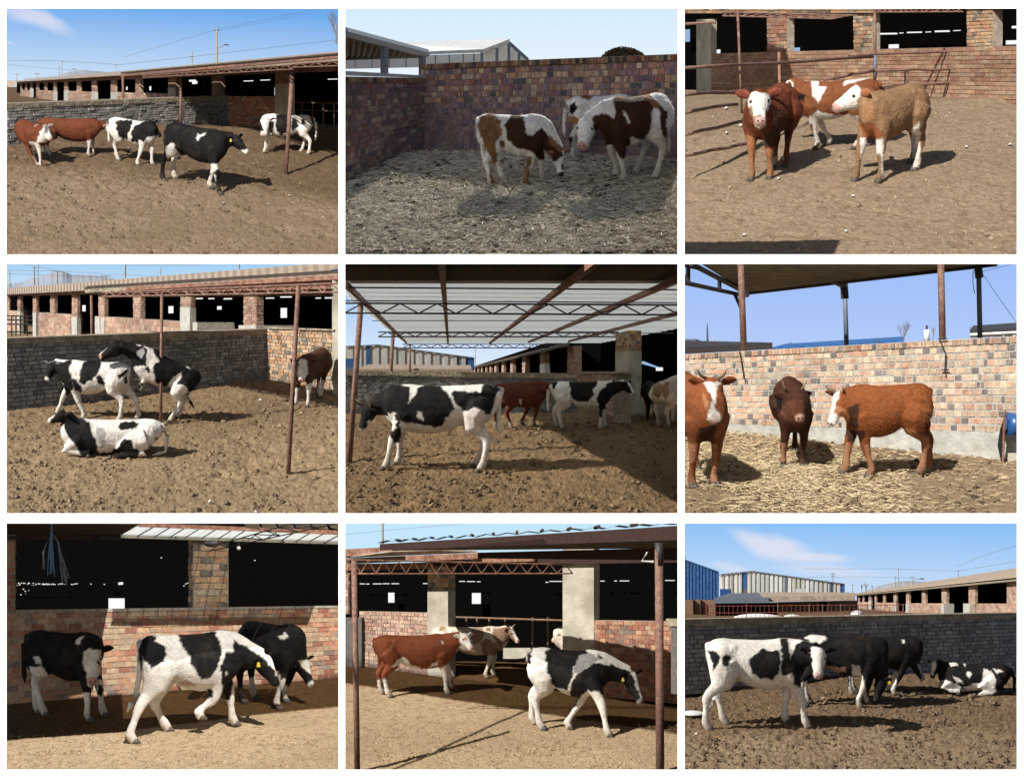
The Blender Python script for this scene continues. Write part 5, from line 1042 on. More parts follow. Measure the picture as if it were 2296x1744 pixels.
mb = MB(); mb.tube([p.at(1880, 482, 44.8), p.at(2200, 466, 44.8)], .05, 4); mb.tube([p.at(1900, 462, 51.9), p.at(2200, 444, 51.9)], .05, 4); th.part('edge_strip', mb, M['white'])
for x in (1920, 2020, 2095, 2165): mb = MB(); mb.tube([p.at(x, 482, 44.8), p.at(x, 456, 51)], .04, 4); th.part('roof_rib', mb, M['white'])
th = Thing(p, 'water_tank', p.at(1598, 520, 60), 'small white tank with black pipe on top behind the wall', 'tank')
mb = MB(); mb.tube([p.at(1598, 530, 60), p.at(1598, 446, 60)], [.10, .10], 12); th.part('tank', mb, M['white'], smooth=True); mb = MB(); mb.tube([p.at(1598, 445, 60), p.at(1600, 418, 60)], .04, 6); mb.tube([p.at(1592, 432, 60), p.at(1606, 424, 60)], .03, 6); th.part('pipe', mb, M['steel'])
bare_tree(p, 1450, 540, 400, 90, 'bare winter tree crown rising highest above the brick wall', 70, 9, 2); bare_tree(p, 715, 580, 520, 120, 'small bare bush just over the wall near its low end', 90, 9, 3); bare_tree(p, 1285, 560, 495, 110, 'small bare tree between the grey post and the tallest tree', 60, 6, 5)
bare_tree(p, 1640, 520, 430, 90, 'thin bare twigs next to the white tank', 30, 4, 8); bare_tree(p, 1895, 500, 415, 90, 'bare twigs beyond the dark roof near the far post', 60, 5, 9)
th = Thing(p, 'radio_mast', p.at(178, 560, 200), 'thin lattice radio mast far beyond the wall', 'mast')
mb = MB(); u = px2m(p, 200); a = p.at(178, 560, 200); b = p.at(176, 425, 200); mb.tube([a-V((5*u, 0, 0)), b], .07, 4); mb.tube([a+V((5*u, 0, 0)), b], .07, 4)
for i in range(9): t = i/9; mb.tube([a.lerp(b, t)-V((5*u*(1-t), 0, 0)), a.lerp(b, t+.1)+V((5*u*(1-t), 0, 0))], .05, 4)
th.part('lattice', mb, M['wire'])
mb = MB(); mb.tube([b, p.at(176, 402, 200)], .04, 4); th.part('antenna', mb, M['wire'])
pole(p, 222, 500, 560, 160, 'small pole with crossarm right of the lattice mast', ((.1, 14), (.35, 16)), r=2)
th = Thing(p, 'feed_drum', p.G(2110, 1320), 'blue plastic drum trough held in a dark frame at the wall', 'trough')
D = p.G(2090, 1320).y; a, b = p.at(2118, 1060, D+.15), p.at(2290, 1075, D+.2)
mb = MB(); mb.tube([a, b], .165, 20); th.part('drum', mb, M['drum'], smooth=True)
mb = MB(); mb.tube([p.at(2105, 965, D), p.at(2092, 1322, D)], .014, 8); th.part('stand_post', mb, M['rustlight'])
mb = MB(); mb.add([p.at(2105, 1010, D), p.at(2078, 1090, D), p.at(2058, 1200, D), p.at(2085, 1312, D), p.at(2096, 1300, D+.02)], [(0, 1, 2, 3, 4)]); th.part('rubber_flap', poly_prism([p.at(2106, 1005, D), p.at(2075, 1090, D), p.at(2058, 1195, D), p.at(2084, 1312, D), p.at(2098, 1312, D)], V((0, 1, 0)), .03), M['blackplastic'])
th.part('rim', slab(p.at(2110, 1155, D), p.at(2290, 1160, D), p.at(2290, 1100, D+.1), p.at(2110, 1095, D+.1), V((0, 1, 0)), .2), M['blackplastic']); th.part('base_block', slab(*rect(p, 2125, 2290, 1245, 1315, D+.1), V((0, 1, 0)), .2), M['plaster'])
O = (.25, .080, .030); LO = (.42, .19, .10)
cow(p, 'orange brown calf with short horns and white blaze at the edge of the yard', (95, 1425), 752, -66, [(78, 1468), (222, 1455), (155, 1342), (60, 1350)], (208, 785, .42), (212, 1015, .62), O,
    [(WHITE, [(148, 785), (270, 785), (235, 840), (225, 950), (262, 990), (262, 1040), (168, 1035), (180, 975), (205, 955), (205, 880), (175, 820)]), (LO, [(140, 850), (175, 880), (200, 950), (165, 960)]), (LO, [(50, 1180), (110, 1180), (110, 1300), (50, 1300)]), (LO, [(175, 1190), (240, 1190), (240, 1470), (190, 1470)]), (WHITE, [(135, 1290), (180, 1290), (180, 1350), (140, 1350)]), (DKBROWN, [(115, 1080), (230, 1060), (220, 1180), (130, 1180)])], horn=1.4, name='calf', hd=.50, L=1.0, nosec=(.62, .42, .40), tail='no')
cow(p, 'dark brown calf with pale horns standing in the middle, head turned', (735, 1305), 790, -82, [(670, 1338), (797, 1332), (745, 1235), (730, 1240)], (725, 880, .42), (780, 1025, .72), (.065, .024, .015),
    [((.13, .05, .03), [(640, 1000), (700, 900), (800, 900), (810, 1040), (760, 1080), (700, 1040)]), (LO, [(655, 1180), (690, 1180), (690, 1300), (650, 1300)]), (BLACK, [(620, 890), (660, 890), (655, 960), (630, 960)])], horn=1.6, name='calf', fur=.6, W=.86, hd=.48, nosec=(.45, .28, .22), L=1.0)
cow(p, 'shaggy ginger calf with white face standing side on at the wall', (1332, 1385), 800, -172, [(1068, 1380), (1236, 1402), (1552, 1382), (1600, 1365)], (1050, 868, .12), (970, 1062, .25), (.27, .085, .028),
    [(WHITE, [(940, 835), (1045, 840), (1030, 890), (1000, 930), (1005, 985), (1040, 1010), (1000, 1080), (945, 1080)]), (LO, [(1005, 930), (1080, 960), (1050, 1030), (1000, 985)]), (LO, [(1050, 1180), (1130, 1180), (1110, 1390), (1040, 1390)]), (LO, [(1200, 1190), (1260, 1190), (1260, 1410), (1210, 1410)]), (LO, [(1460, 1080), (1620, 1150), (1630, 1390), (1500, 1390), (1540, 1240)]), (DKBROWN, [(1090, 950), (1160, 920), (1150, 1100), (1100, 1060)]), (DKBROWN, [(1080, 1090), (1200, 1100), (1190, 1170), (1090, 1170)])], horn=1.3, name='calf', fur=1.3, L=.74, B=1.0, hd=.46, tail=[(1608, 900), (1605, 1000), (1610, 1120)], nosec=WHITE)
# ================================================================== yard 7
p = P7
ground(p, ground_mat('yard_dirt', (.46, .345, .22), (.42, .31, .19), (.24, .165, .10)), .013, seed=7, damp_and_shade=[(-10, 1000), (2300, 900), (2300, 1205), (1500, 1290), (780, 1382), (-10, 1440)])  # canopy's shade band painted into the soil along with damp
clods(p, 2400, 1400, .005, .020, (.20, .14, .08), col2=(.50, .38, .25))
B = Plane(p, (100, 1195), (2100, 1040)); th = Thing(p, 'cattle_barn', B.A, 'brick barn front with low wall and one broad brick pier above the walking heifer', 'barn')
c = quad(B, 8, 2190, 608, 574, 1205, 1032)
face(th, c, B.n, .4, 15, 28, 'red', 'mortar', proud=.010, gap=.06)
th.bricks = [(s, q, t if random.random() < .45 else random.choice([(.48, .27, .17), (.44, .30, .20), (.50, .36, .24)])) for s, q, t in th.bricks]
th.part('sill', slab(*quad(B, 76, 2190, 588, 560, 610, 574, -.02), B.n, .44), M['mortar'])
pier(th, B, 1232, 1462, 120, 120, 580, 580, 11, 2.7, 'tan', 1203); pier(th, B, 8, 72, 100, 100, 606, 604, 12, 1, 'red', 80)
th.part('interior_shade', slab(*quad(B, -20, 2260, 20, 0, 700, 680, 2.8), B.n, .1), M['dark'])
pane(th, quad(B, 680, 784, 512, 512, 600, 600, 2.6), B.n); pane(th, quad(B, 744, 774, 408, 406, 424, 422, 2.6), B.n, 'glow', 'daylight_gap')
random.seed(3); mb = MB()
for i in range(60):
    x = 80+random.random()**1.6*400; y = 410+random.random()**3*12 if random.random() < .6 else 412+random.random()*80*(1 if x < 200 else .1); s = random.uniform(2, 6)
    if x > 200: y = 414+random.random()*6
    mb.box8(*[B.pt(a, b, 2.55) for a, b in ((x, y+s), (x+s*1.6, y+s), (x+s*1.6, y), (x, y))], B.n, .01)
th.part('daylight_gap', mb, M['glow'], kind='stuff'); mb = MB()
for x, y in ((448, 82), (545, 85), (455, 110), (462, 122), (1180, 415), (1168, 428), (1192, 410), (1630, 262), (1020, 245), (648, 418), (560, 416)): mb.box8(*[B.pt(a, b, 2.5) for a, b in ((x, y+5), (x+8, y+5), (x+8, y), (x, y))], B.n, .01)
th.part('daylight_gap', mb, M['glow'], kind='stuff'); th.finish()
# the canopy: clear strip by the barn, added unseen strips shaped to shade the ground
th = Thing(p, 'canopy', B.pt(1400, 140, -.5), 'canopy of white sheets and a dark strip hung on a steel lattice before the barn', 'canopy')
th.part('eave_beam', slab(*quad(B, 760, 2190, 97, 140, 118, 160, -.10), B.n, .12), M['plaster'])
th.part('eave_beam', slab(*quad(B, 8, 765, 100, 108, 128, 128, -.08), B.n, .10), M['roofdark'])
for a, b in ((1120, 108), (1820, 145), (2090, 158)): th.part('bolt', slab(*quad(B, a-4, a+4, b-12, b-12, b+8, b+8, -.13), B.n, .03), M['steel'])
s = p.sun/p.sun.z
e = [p.G(-60, 1438)+s*3.35, p.G(780, 1382)+s*3.35, p.G(1500, 1292)+s*3.3, p.G(2260, 1208)+s*3.3]; w0, w1 = B.pt(-40, 1205)+s*3.2, B.pt(2260, 1028)+s*3.2
wx = B.pt(1480, 1090)+s*3.2
def sh(a, b, c_, d, m, nm, k=.03): th.part(nm, slab(a, b, c_, d, V((0, 0, 1)), k), M[m])
wl = B.pt(560, 1165)+s*3.2
sh(e[0], e[1], wl.lerp(w1, .12), w0, 'roofdark', 'opaque_sheet'); sh(e[1], e[2], wx, wl.lerp(w1, .12), 'shade_sheet', 'shade_sheet'); sh(e[2], e[3], w1, wx, 'shade_sheet', 'shade_sheet')
# dark sheet over the near end and white sheets seen at the eave
b0, b1, b2 = B.pt(8, 100, -.1), B.pt(765, 98, -.1), B.pt(2190, 142, -.1)
sh(b0, b1, p.at(880, 30, b1.y-2.6), p.at(8, 10, b0.y-3.0), 'roofdark', 'opaque_sheet')
k = 15
for i in range(k):
    u0, u1 = i/k, (i+1.004)/k; f0 = b1.lerp(b2, u0); f1 = b1.lerp(b2, u1); D = 1.4; g0 = p.at(868+u0*1420, 42+u0*52, f0.y-D); g1 = p.at(868+u1*1420, 42+u1*52, f1.y-D); th.part('white_sheet', slab(f0, f1, g1, g0, V((0, 0, 1)), .02), M['clear_sheet'])
for i in range(1, 14):
    u = i/14+random.uniform(-.008, .008); f0 = b1.lerp(b2, u); g0 = p.at(868+u*1420, 42+u*52, f0.y-1.4); mb = MB(); mb.tube([f0-V((0, 0, .012)), g0-V((0, 0, .012))], .012, 4); th.part('sheet_seam', mb, M['bluesteel'])
q = slab(p.at(870, 45, b1.y-1.5), p.at(2200, 98, b2.y-1.5), p.at(2200, 70, b2.y-1.5), p.at(895, 20, b1.y-1.5), V((0, 1, 0)), .08); th.part('purlin', q, M['rustlight'])
for i in range(6): x = 1560+i*110; c4 = [p.at(x, 22, 26.5), p.at(x+92, 26, 26.5), p.at(x+112, 66, 27.2), p.at(x+20, 62-10, 27.2)]; th.part('white_sheet', slab(c4[0], c4[1], c4[2], c4[3], V((0, 0, 1)), .02), M['sheetwhite'])
D1 = 27.8; truss(th, p.at(1370, 168, D1), p.at(1900, 18, D1-2), p.at(1335, 205, D1), p.at(2180, 22, D1-2), 7, .008, 'steel'); mb = MB(); mb.ball(p.at(1350, 155, D1+.3), .12, .1, .06, n=8); th.part('gusset', mb, M['steel']); th.finish()
th = Thing(p, 'light_bulb', p.at(1528, 170, 27.6), 'small white bulb hanging beside the brick pier', 'light bulb')
mb = MB(); mb.ball(p.at(1528, 186, 27.6), .035, n=10, m=8); th.part('bulb', mb, M['white'], smooth=True); mb = MB(); mb.tube([p.at(1528, 150, 27.6), p.at(1528, 176, 27.6)], .012, 6); th.part('cord', mb, M['steel'])
th = Thing(p, 'frayed_rope', p.at(310, 370, 26), 'frayed blue and grey plastic rope dangling from the dark roof', 'rope'); mb = MB(); m2 = MB()
for i in range(14): x = 300+random.uniform(-14, 22); mb.tube([p.at(308, 20, 26), p.at(308+random.uniform(-6, 8), 100, 26), p.at(x, 220, 26), p.at(x+random.uniform(-8, 14), random.uniform(280, 375), 26)], .006, 4)
for i in range(12):
    x = 370+random.uniform(-14, 20); m2.tube([p.at(322, 95, 26), p.at(350+random.uniform(-6, 6), 150, 26), p.at(x, 270, 26), p.at(x+random.uniform(5, 45), random.uniform(330, 440), 26)], .004, 4)
    if i % 2: m2.tube([p.at(305, 110, 26), p.at(275, 150, 26), p.at(255+random.uniform(-5, 5), 220, 26), p.at(256+random.uniform(-6, 8), random.uniform(290, 330), 26)], .005, 4)
th.part('blue_strand', mb, M['rope'], kind='stuff'); th.part('grey_strand', m2, M['ropegrey'], kind='stuff')
cow(p, 'black calf with white face and yellow ear tag standing in the shade', (395, 1275), 728, -22, [(528, 1322), (645, 1278), (270, 1268), (215, 1255)], (575, 850, .25), (575, 1060, .45), BLACK,
    [(WHITE, [(510, 860), (560, 840), (630, 850), (638, 960), (600, 1050), (590, 1100), (545, 1080), (535, 1000), (515, 930)]), (BLACK, [(605, 920), (625, 920), (625, 955), (605, 955)]), (WHITE, [(490, 1130), (560, 1130), (560, 1340), (490, 1340)]), (WHITE, [(600, 1040), (660, 1040), (680, 1290), (600, 1290)]), (BLACK, [(612, 1080), (640, 1080), (640, 1150), (612, 1150)]), (WHITE, [(165, 960), (240, 950), (290, 1020), (300, 1290), (190, 1290)]), (WHITE, [(190, 890), (225, 895), (235, 940), (200, 930)]), (WHITE, [(455, 800), (490, 760), (520, 765), (480, 810)])], name='calf', tag=2, hd=.50, L=.74, W=1.0)
cow(p, 'black and white heifer striding through in front of the brick pier', (1222, 1395), 735, 10, [(1478, 1322), (1262, 1290, 1365, 1180, 0), (835, 1462, 885, 1215), (1050, 1370, 975, 1200)], (1680, 905, .1), (1778, 1060, .15), WHITE,
    [(BLACK, [(880, 830), (900, 770), (950, 745), (995, 755), (975, 795), (1005, 805), (1040, 810), (1060, 870), (1030, 930), (960, 965), (925, 930), (905, 900), (900, 1000), (880, 920)]), (BLACK, [(1135, 740), (1200, 710), (1300, 695), (1380, 740), (1405, 800), (1420, 860), (1390, 960), (1340, 1030), (1290, 1045), (1255, 1000), (1215, 930), (1205, 880), (1155, 820)]), (BLACK, [(1500, 785), (1560, 810), (1690, 900), (1760, 980), (1795, 1080), (1730, 1080), (1700, 1040), (1630, 985), (1560, 1035), (1520, 1010), (1490, 1060), (1475, 1180), (1420, 1170), (1415, 1010), (1405, 960), (1450, 860), (1490, 865)]), (BLACK, [(1320, 1100), (1365, 1110), (1365, 1160), (1325, 1170)]), (WHITE, [(1445, 985), (1460, 1000), (1450, 1015)]), ((.50, .36, .30), [(1120, 1060), (1180, 1040), (1260, 1080), (1200, 1090)])], name='heifer', tag=2, L=.80, earc=BLACK, nosec=BLACK, tail=[(895, 880), (885, 1000), (855, 1150), (800, 1255)])
cow(p, 'black heifer with white forehead leaning forward at the wall end', (1752, 1205), 672, -35, [(1765, 1242), (1838, 1182), (1608, 1168), (1640, 1160)], (1935, 915, .1), (2010, 1085, .2), BLACK,
    [(WHITE, [(1920, 915), (1990, 905), (2005, 960), (2000, 1000), (1980, 990), (1940, 950)]), (WHITE, [(1785, 755), (1830, 735), (1850, 765), (1800, 778)]), (WHITE, [(1990, 1060), (2020, 1050), (2030, 1100), (2010, 1105)]), (WHITE, [(1790, 1040), (1830, 1040), (1870, 1170), (1830, 1190)]), (WHITE, [(1745, 1090), (1800, 1080), (1800, 1200), (1750, 1200)]), (WHITE, [(1590, 1030), (1650, 1030), (1640, 1180), (1595, 1180)]), (WHITE, [(1750, 970), (1810, 1010), (1800, 1060), (1740, 1030)])], name='heifer', tag=2, L=.66, nosec=WHITE, tail='no')
# ================================================================== yard 8
p = P8
ground(p, ground_mat('yard_dirt', (.46, .345, .22), (.42, .31, .19), (.25, .175, .105)), .014, seed=8, damp_and_shade=[(-10, 900), (2300, 900), (2300, 1400), (1250, 1245), (-10, 1055)])  # dark soil plus the canopy's shade, put into the ground colour
clods(p, 2400, 1330, .005, .022, (.20, .14, .08), col2=(.50, .38, .25))
sky_back(p, lin(206, 236, 252), lin(196, 230, 252), ybot=420)
B = Plane(p, (130, 950), (1700, 1150)); th = Thing(p, 'cattle_barn', B.A, 'brick and plaster barn front with two open bays above the low walls', 'barn')
bot = lambda x: 950+(x-130)*.1274
face(th, quad(B, 118, 562, 592, 602, bot(118), bot(562)), B.n, .35, 15, 15, 'pink', 'mortar', wjit=.15)
face(th, quad(B, 1640, 2190, 650, 660, bot(1640), bot(2190)-20), B.n, .35, 17, 14, 'red', 'mortar', gap=.06)
pier(th, B, 562, 695, 300, 300, bot(562), bot(695), 26, 4, 'tan', 738, 460, 'plaster'); pier(th, B, 1438, 1640, 275, 270, bot(1438), bot(1640), 0, 0, 'tan', 1672, 100, 'plaster')
pier(th, B, 14, 48, 340, 340, 610, 612, 10, 2, 'pink', 70)
th.part('interior_shade', slab(*quad(B, 20, 2290, 290, 230, 900, 1000, 3.4), B.n, .1), M['dark'])
for x0, x1, y0, y1 in ((305, 342, 472, 536), (848, 902, 474, 544)): pane(th, quad(B, x0, x1, y0, y0, y1, y1, 3.1), B.n)
for x0, x1, y in ((120, 150, 412), (160, 180, 413), (205, 260, 412), (270, 310, 411), (325, 372, 411), (530, 556, 410), (765, 800, 396), (815, 865, 397), (880, 900, 398), (1350, 1430, 396), (1325, 1340, 402), (1680, 1705, 394), (1770, 1785, 393), (1805, 1865, 393), (2100, 2160, 390)): pane(th, quad(B, x0, x1, y, y, y+5, y+5, 3.1), B.n, 'glow', 'daylight_gap')
for i, (x0, x1) in enumerate(((745, 1440),)):
    for y in (630,): mb = MB(); mb.tube([B.pt(x0, y, 1.6), B.pt(x1, y+22, 1.6)], .02, 6); th.part('stall_rail', mb, M['mortar_red'])
    for x in (812, 880, 960, 1062, 1240, 1340): mb = MB(); mb.tube([B.pt(x, 632, 1.6), B.pt(x, 860, 1.6)], .02, 6); th.part('stall_bar', mb, M['mortar_red'])
th.part('bay_floor', slab(*quad(B, 1050, 1260, 830, 830, 900, 900, 1.2), B.n, .1), M['plaster'])
th.finish()
solo(p, 'grey_wall', slab(*quad(B, 8, 132, 632, 632, 985, 950, -.10), B.n, .3), M['mortar_grey'], 'stub of grey wall joining the barn beside the thin post', 'wall')
th = Thing(p, 'canopy', p.G(2070, 1640), 'corrugated canopy with dark red beams, lattice girder and two round posts in front', 'canopy')
D1 = p.G(100, 1640).y; D2 = p.G(2070, 1640).y
for x0, y0, x1, y1, D, r in ((84, 262, 106, 1650, D1, .046), (2060, 150, 2068, 1650, D2, .066)): mb = MB(); mb.tube([p.at(x1, y1, D)-V((0, 0, .1)), p.at(x0, y0, D)], r, 14); th.part('post', mb, M['rust'], smooth=True)
mb = MB(); mb.tube([p.at(2064, 300, D2), p.at(2060, 150, D2)], .068, 14); th.part('post_sleeve', mb, M['steel'], smooth=True)
# roof edge rises towards the near end
F = lambda x, dy=0, a=0: line3(p, (235, 148+dy*.5), D1+4, (2230, 24+dy), D2-.1, x)
cr = (F(235), F(2230), F(2230)+V((0, 1.2, .03)), F(235)+V((0, 1.2, .03)))
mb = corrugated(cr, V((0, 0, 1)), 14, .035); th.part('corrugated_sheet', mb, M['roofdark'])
for i in range(11):
    x = 355+[0, 110, 225, 350, 490, 630, 785, 950, 1130, 1315, 1560][i]; c0 = F(x, -6)+V((0, -.05, .02)); mb = MB(); s_ = .026+.0022*i
    mb.tube([c0, c0+V((0, 1.2, .03))], s_*.7, 10); th.part('sheet_ridge', mb, M['roofdark' if i not in (1, 3, 2) else 'drum'])
th.part('edge_beam', slab(F(250, 100), F(2200, 105), F(2200, 12), F(250, 20), V((0, 1, 0)), .1), M['shadebeam'])
G2 = lambda x, y: p.at(x, y, F(x).y+1.3)
th.part('edge_beam', slab(G2(885, 250), G2(2200, 262), G2(2200, 180), G2(885, 212), V((0, 1, 0)), .1), M['shadebeam'])
th.part('underside', slab(F(330, 96)+V((0, .1, 0)), F(2200, 100)+V((0, .1, 0)), G2(2200, 185), G2(330, 200), V((0, 0, 1)), .02), M['roofdark'])
th.part('tan_sheet', slab(*[B.pt(*q) for q in ((8, 248, -.4), (885, 212, -.5), (640, 198, -.9), (330, 208, -.9))], V((0, 0, 1)), .03), M['roof'])
th.part('barn_beam', slab(B.pt(8, 285, -.3), B.pt(890, 252, -.3), B.pt(890, 214, -.3), B.pt(8, 250, -.3), B.n, .15), M['rustlight'])
th.part('barn_beam', slab(B.pt(8, 240, -.5), B.pt(365, 205, -.5), B.pt(365, 172, -.5), B.pt(8, 192, -.5), B.n, .15), M['rustlight'])
th.part('barn_beam', slab(B.pt(600, 300, -.1), B.pt(2190, 275, -.1), B.pt(2190, 225, -.1), B.pt(600, 262, -.1), B.n, .3), M['shadebeam'])
th.part('barn_beam', slab(B.pt(850, 278, -.2), B.pt(1250, 268, -.2), B.pt(1250, 242, -.2), B.pt(850, 252, -.2), B.n, .1), M['rustlight'])
th.part('barn_beam', slab(B.pt(8, 330, -.05), B.pt(600, 312, -.05), B.pt(600, 280, -.05), B.pt(8, 285, -.05), B.n, .3), M['rustlight'])
Dt = D1+2; truss(th, p.at(30, 258, Dt), p.at(1500, 290, Dt), p.at(30, 350, Dt), p.at(1500, 348, Dt), 15, .012, 'rustlight')
mb = MB(); mb.tube([p.at(1985, 210, D2), p.at(1950, 268, D2), p.at(2025, 272, D2)], .018, 6); th.part('bent_bracket', mb, M['white'])
s = p.sun/p.sun.z; H_ = 4.0
e = [p.G(-60, 1050)+s*H_, p.G(1250, 1245)+s*H_, p.G(2260, 1398)+s*H_]; w = [B.pt(-60, bot(-60))+s*(H_-.1), B.pt(1250, bot(1250))+s*(H_-.1), B.pt(2260, bot(2260))+s*(H_-.1)]
for i in (0, 1): th.part('shade_sheet', slab(e[i], e[i+1], w[i+1], w[i], V((0, 0, 1)), .03), M['shade_sheet'])  # unseen strips added overhead, outlined to cast the shade band
# the beam whose shadow crosses the yard
a, b = p.G(1185, 1240)+s*4.6, p.G(250, 1660)+s*4.6; mb = MB(); mb.tube([a, b], .035, 6); th.part('cross_beam', mb, M['rust']); th.finish()
pole(p, 268, 24, 160, 90, 'concrete pole behind the canopy end against the pale sky', ((.02, 26),), r=8); wire(p, [(14, 98), (268, 70), (900, 16)], 90, 'thin wire across the pale sky corner', 1.8)
cow(p, 'red cow with white face and white socks standing by the thin post', (480, 1130), 742, 7, [(678, 1108), (700, 1040), (312, 1158), (262, 1142)], (790, 755, .15), (850, 838, .38), (.21, .060, .027),
    [(WHITE, [(775, 700), (830, 695), (870, 780), (870, 860), (775, 860), (765, 790)]), ((.40, .16, .07), [(785, 765), (805, 760), (812, 785), (795, 788)]), (WHITE, [(235, 1030), (340, 1035), (340, 1170), (235, 1170)]), (WHITE, [(645, 970), (720, 900), (770, 880), (720, 960), (720, 1130), (650, 1130)]), (WHITE, [(385, 890), (410, 890), (470, 950), (550, 965), (630, 915), (630, 945), (480, 972), (390, 935), (330, 960), (350, 930)]), (WHITE, [(650, 785), (662, 780), (662, 800), (652, 802)])], L=1.08, horn=0, nosec=(.62, .42, .38), tail=[(245, 830), (248, 960), (240, 1040)])
cow(p, 'brown and cream spotted cow behind the red one with its legs in shade', (840, 1012), 690, 0, [(940, 1025), (985, 1020), (690, 1000), (720, 1010)], (1085, 710, .1), (1155, 795, .2), CREAM,
    [((.30, .20, .13), [(840, 700), (920, 690), (925, 760), (880, 810), (850, 800)]), ((.28, .18, .12), [(900, 800), (940, 770), (1000, 800), (1040, 850), (1000, 880), (960, 880), (920, 870)]), ((.28, .18, .12), [(980, 700), (1080, 690), (1140, 740), (1130, 790), (1060, 790), (1040, 840), (1000, 800)]), (BROWN, [(935, 700), (970, 695), (968, 725), (940, 722)]), ((.30, .20, .13), [(630, 700), (680, 685), (680, 715), (640, 720)]), (WHITE, [(1085, 690), (1130, 690), (1165, 800), (1145, 800)])], L=1.2, tail='no', earc=BROWN, horn=.8)
cow(p, 'black and white heifer walking forward out of the shade with her head low', (1480, 1365), 835, -14, [(1712, 1428), (1458, 1372), (1322, 1335), (1272, 1300)], (1865, 1000, .15), (1950, 1190, .25), WHITE,
    [(BLACK, [(1205, 840), (1235, 840), (1225, 940), (1205, 930)]), (BLACK, [(1320, 850), (1380, 820), (1480, 810), (1600, 850), (1550, 900), (1510, 960), (1500, 1010), (1465, 1100), (1420, 1100), (1360, 1060), (1335, 950)]), (BLACK, [(1490, 1060), (1530, 1000), (1640, 925), (1760, 940), (1880, 980), (1940, 960), (1950, 1010), (1970, 1180), (1960, 1215), (1900, 1200), (1830, 1130), (1790, 1120), (1720, 1155), (1670, 1120), (1600, 1110), (1540, 1160), (1525, 1200), (1485, 1240), (1485, 1120)]), (WHITE, [(1875, 985), (1905, 985), (1955, 1100), (1975, 1180), (1955, 1180)]), (GREY, [(1540, 880), (1600, 860), (1700, 900), (1640, 920), (1540, 990), (1500, 1010)]), (BLACK, [(1660, 870), (1690, 880), (1700, 900), (1670, 895)])], name='heifer', tag=2, L=.78, earc=BLACK, nosec=GREY, tail=[(1220, 860), (1210, 900), (1215, 930)])  # grey shoulder patch is roof shade painted into the coat
cow(p, 'white cow inside the barn with only its face showing past the broad pier', (1560, 985), 690, 180, None, (1432, 722), (1362, 790, .05), CREAM, [(BLACK, [(1405, 735), (1425, 738), (1418, 755), (1405, 750)])], L=1.0, tail='no')
# ================================================================== yard 9
p = P9
ground(p, ground_mat('yard_dirt', (.33, .24, .155), (.285, .20, .125), (.155, .105, .065)), .032, seed=9, damp_and_shade=([(-50, 500), (2300, 500), (2300, 1400), (1300, 1330), (600, 1400), (-50, 1420)], .5, 120))
clods(p, 1800, 1080, .008, .042, (.12, .08, .05), col2=(.24, .175, .115))
sky_back(p, lin(206, 226, 248), lin(138, 192, 246), [(560, 170, 330, 105, 16, .85), (860, 245, 330, 45, 0, .75), (980, 330, 420, 60, 3, .5), (300, 310, 200, 40, 8, .5)])
hills(p, [(1180, 470), (1280, 430), (1400, 400), (1470, 395), (1600, 400), (1800, 430), (2000, 470)], D=1100)
W = Plane(p, (100, 1128), (2180, 990)); th = Thing(p, 'brick_wall', W.A, 'long dark grey brick wall with tan mud top behind the four black and white cattle', 'wall')
face(th, quad(W, 18, 2192, 690, 632, 1134, 988), W.n, .35, 15, 38, [(.34, .33, .35), (.29, .285, .30), (.38, .37, .38), (.25, .245, .26), (.32, .31, .33)], 'mortar_grey', proud=.02, wjit=.25)
th.part('cap', slab(*quad(W, 18, 2192, 645, 602, 692, 636, -.05), W.n, .5), M['mudcap']); th.finish()
B = Plane(p, (2120, 655), (1150, 574)); th = Thing(p, 'cattle_barn', B.A, 'long pink brick barn with open bays stretching away beyond the dark wall', 'barn')
ln = lambda a, b: (lambda x: a[1]+(b[1]-a[1])*(x-a[0])/(b[0]-a[0]))
top, bot = ln((1150, 490), (2120, 397)), ln((1150, 574), (2120, 655))
for x0, x1, y, rr, cc in ((1920, 2195, 542, 7, 13), (1480, 1700, 540, 5, 14), (1262, 1400, 536, 4, 12), (1152, 1225, 532, 3, 8)): face(th, quad(B, x0, x1, y, y+1, bot(x0), bot(x1)), B.n, .3, rr, cc, 'pink', 'mortar', gap=.06)
for x0, x1, xs, pp in ((2118, 2195, None, None), (1870, 1912, 1930, None), (1695, 1728, 1745, 546), (1566, 1590, 1605, None), (1465, 1484, 1496, None), (1383, 1400, 1412, 540), (1316, 1328, 1337, None), (1261, 1271, 1279, None), (1222, 1236, 1246, 522), (1183, 1190, 1196, None), (1154, 1160, 1166, None)):
    pier(th, B, x0, x1, top(x0), top(x1), bot(x0), bot(x1), int((bot(x0)-top(x0))/20)+2, max(2, int((x1-x0)/14)), 'pink', xs, pp, 'plaster_grey')
for x0, x1 in ((1835, 1878), (1690, 1710), (1462, 1480)): th.part('plaster_kerb', slab(*quad(B, x0, x1, 542, 542, 640, 644, -.3), B.n, 1.0), M['plaster_grey'])
th.part('interior_shade', slab(*quad(B, 1145, 2290, 480, 370, 640, 760, 4), B.n, .1), M['dark'])
e0, e1, r0, r1 = B.pt(1118, 487, -.6), B.pt(2290, 372, -.6), B.pt(1120, 482, 10), B.pt(2290, 316, 10); th.part('roof', slab(e0, e1, r1, r0, V((0, 0, 1)), .15), M['roof'])
th.part('eave', slab(*quad(B, 1120, 2200, 487, 382, 493, 394, -.5), B.n, .4), M['roofcream']); th.finish()
th = Thing(p, 'metal_shed', p.at(600, 500, 200), 'large shed of weathered corrugated sheets with streaks of rust under the cloud', 'shed'); n = 56
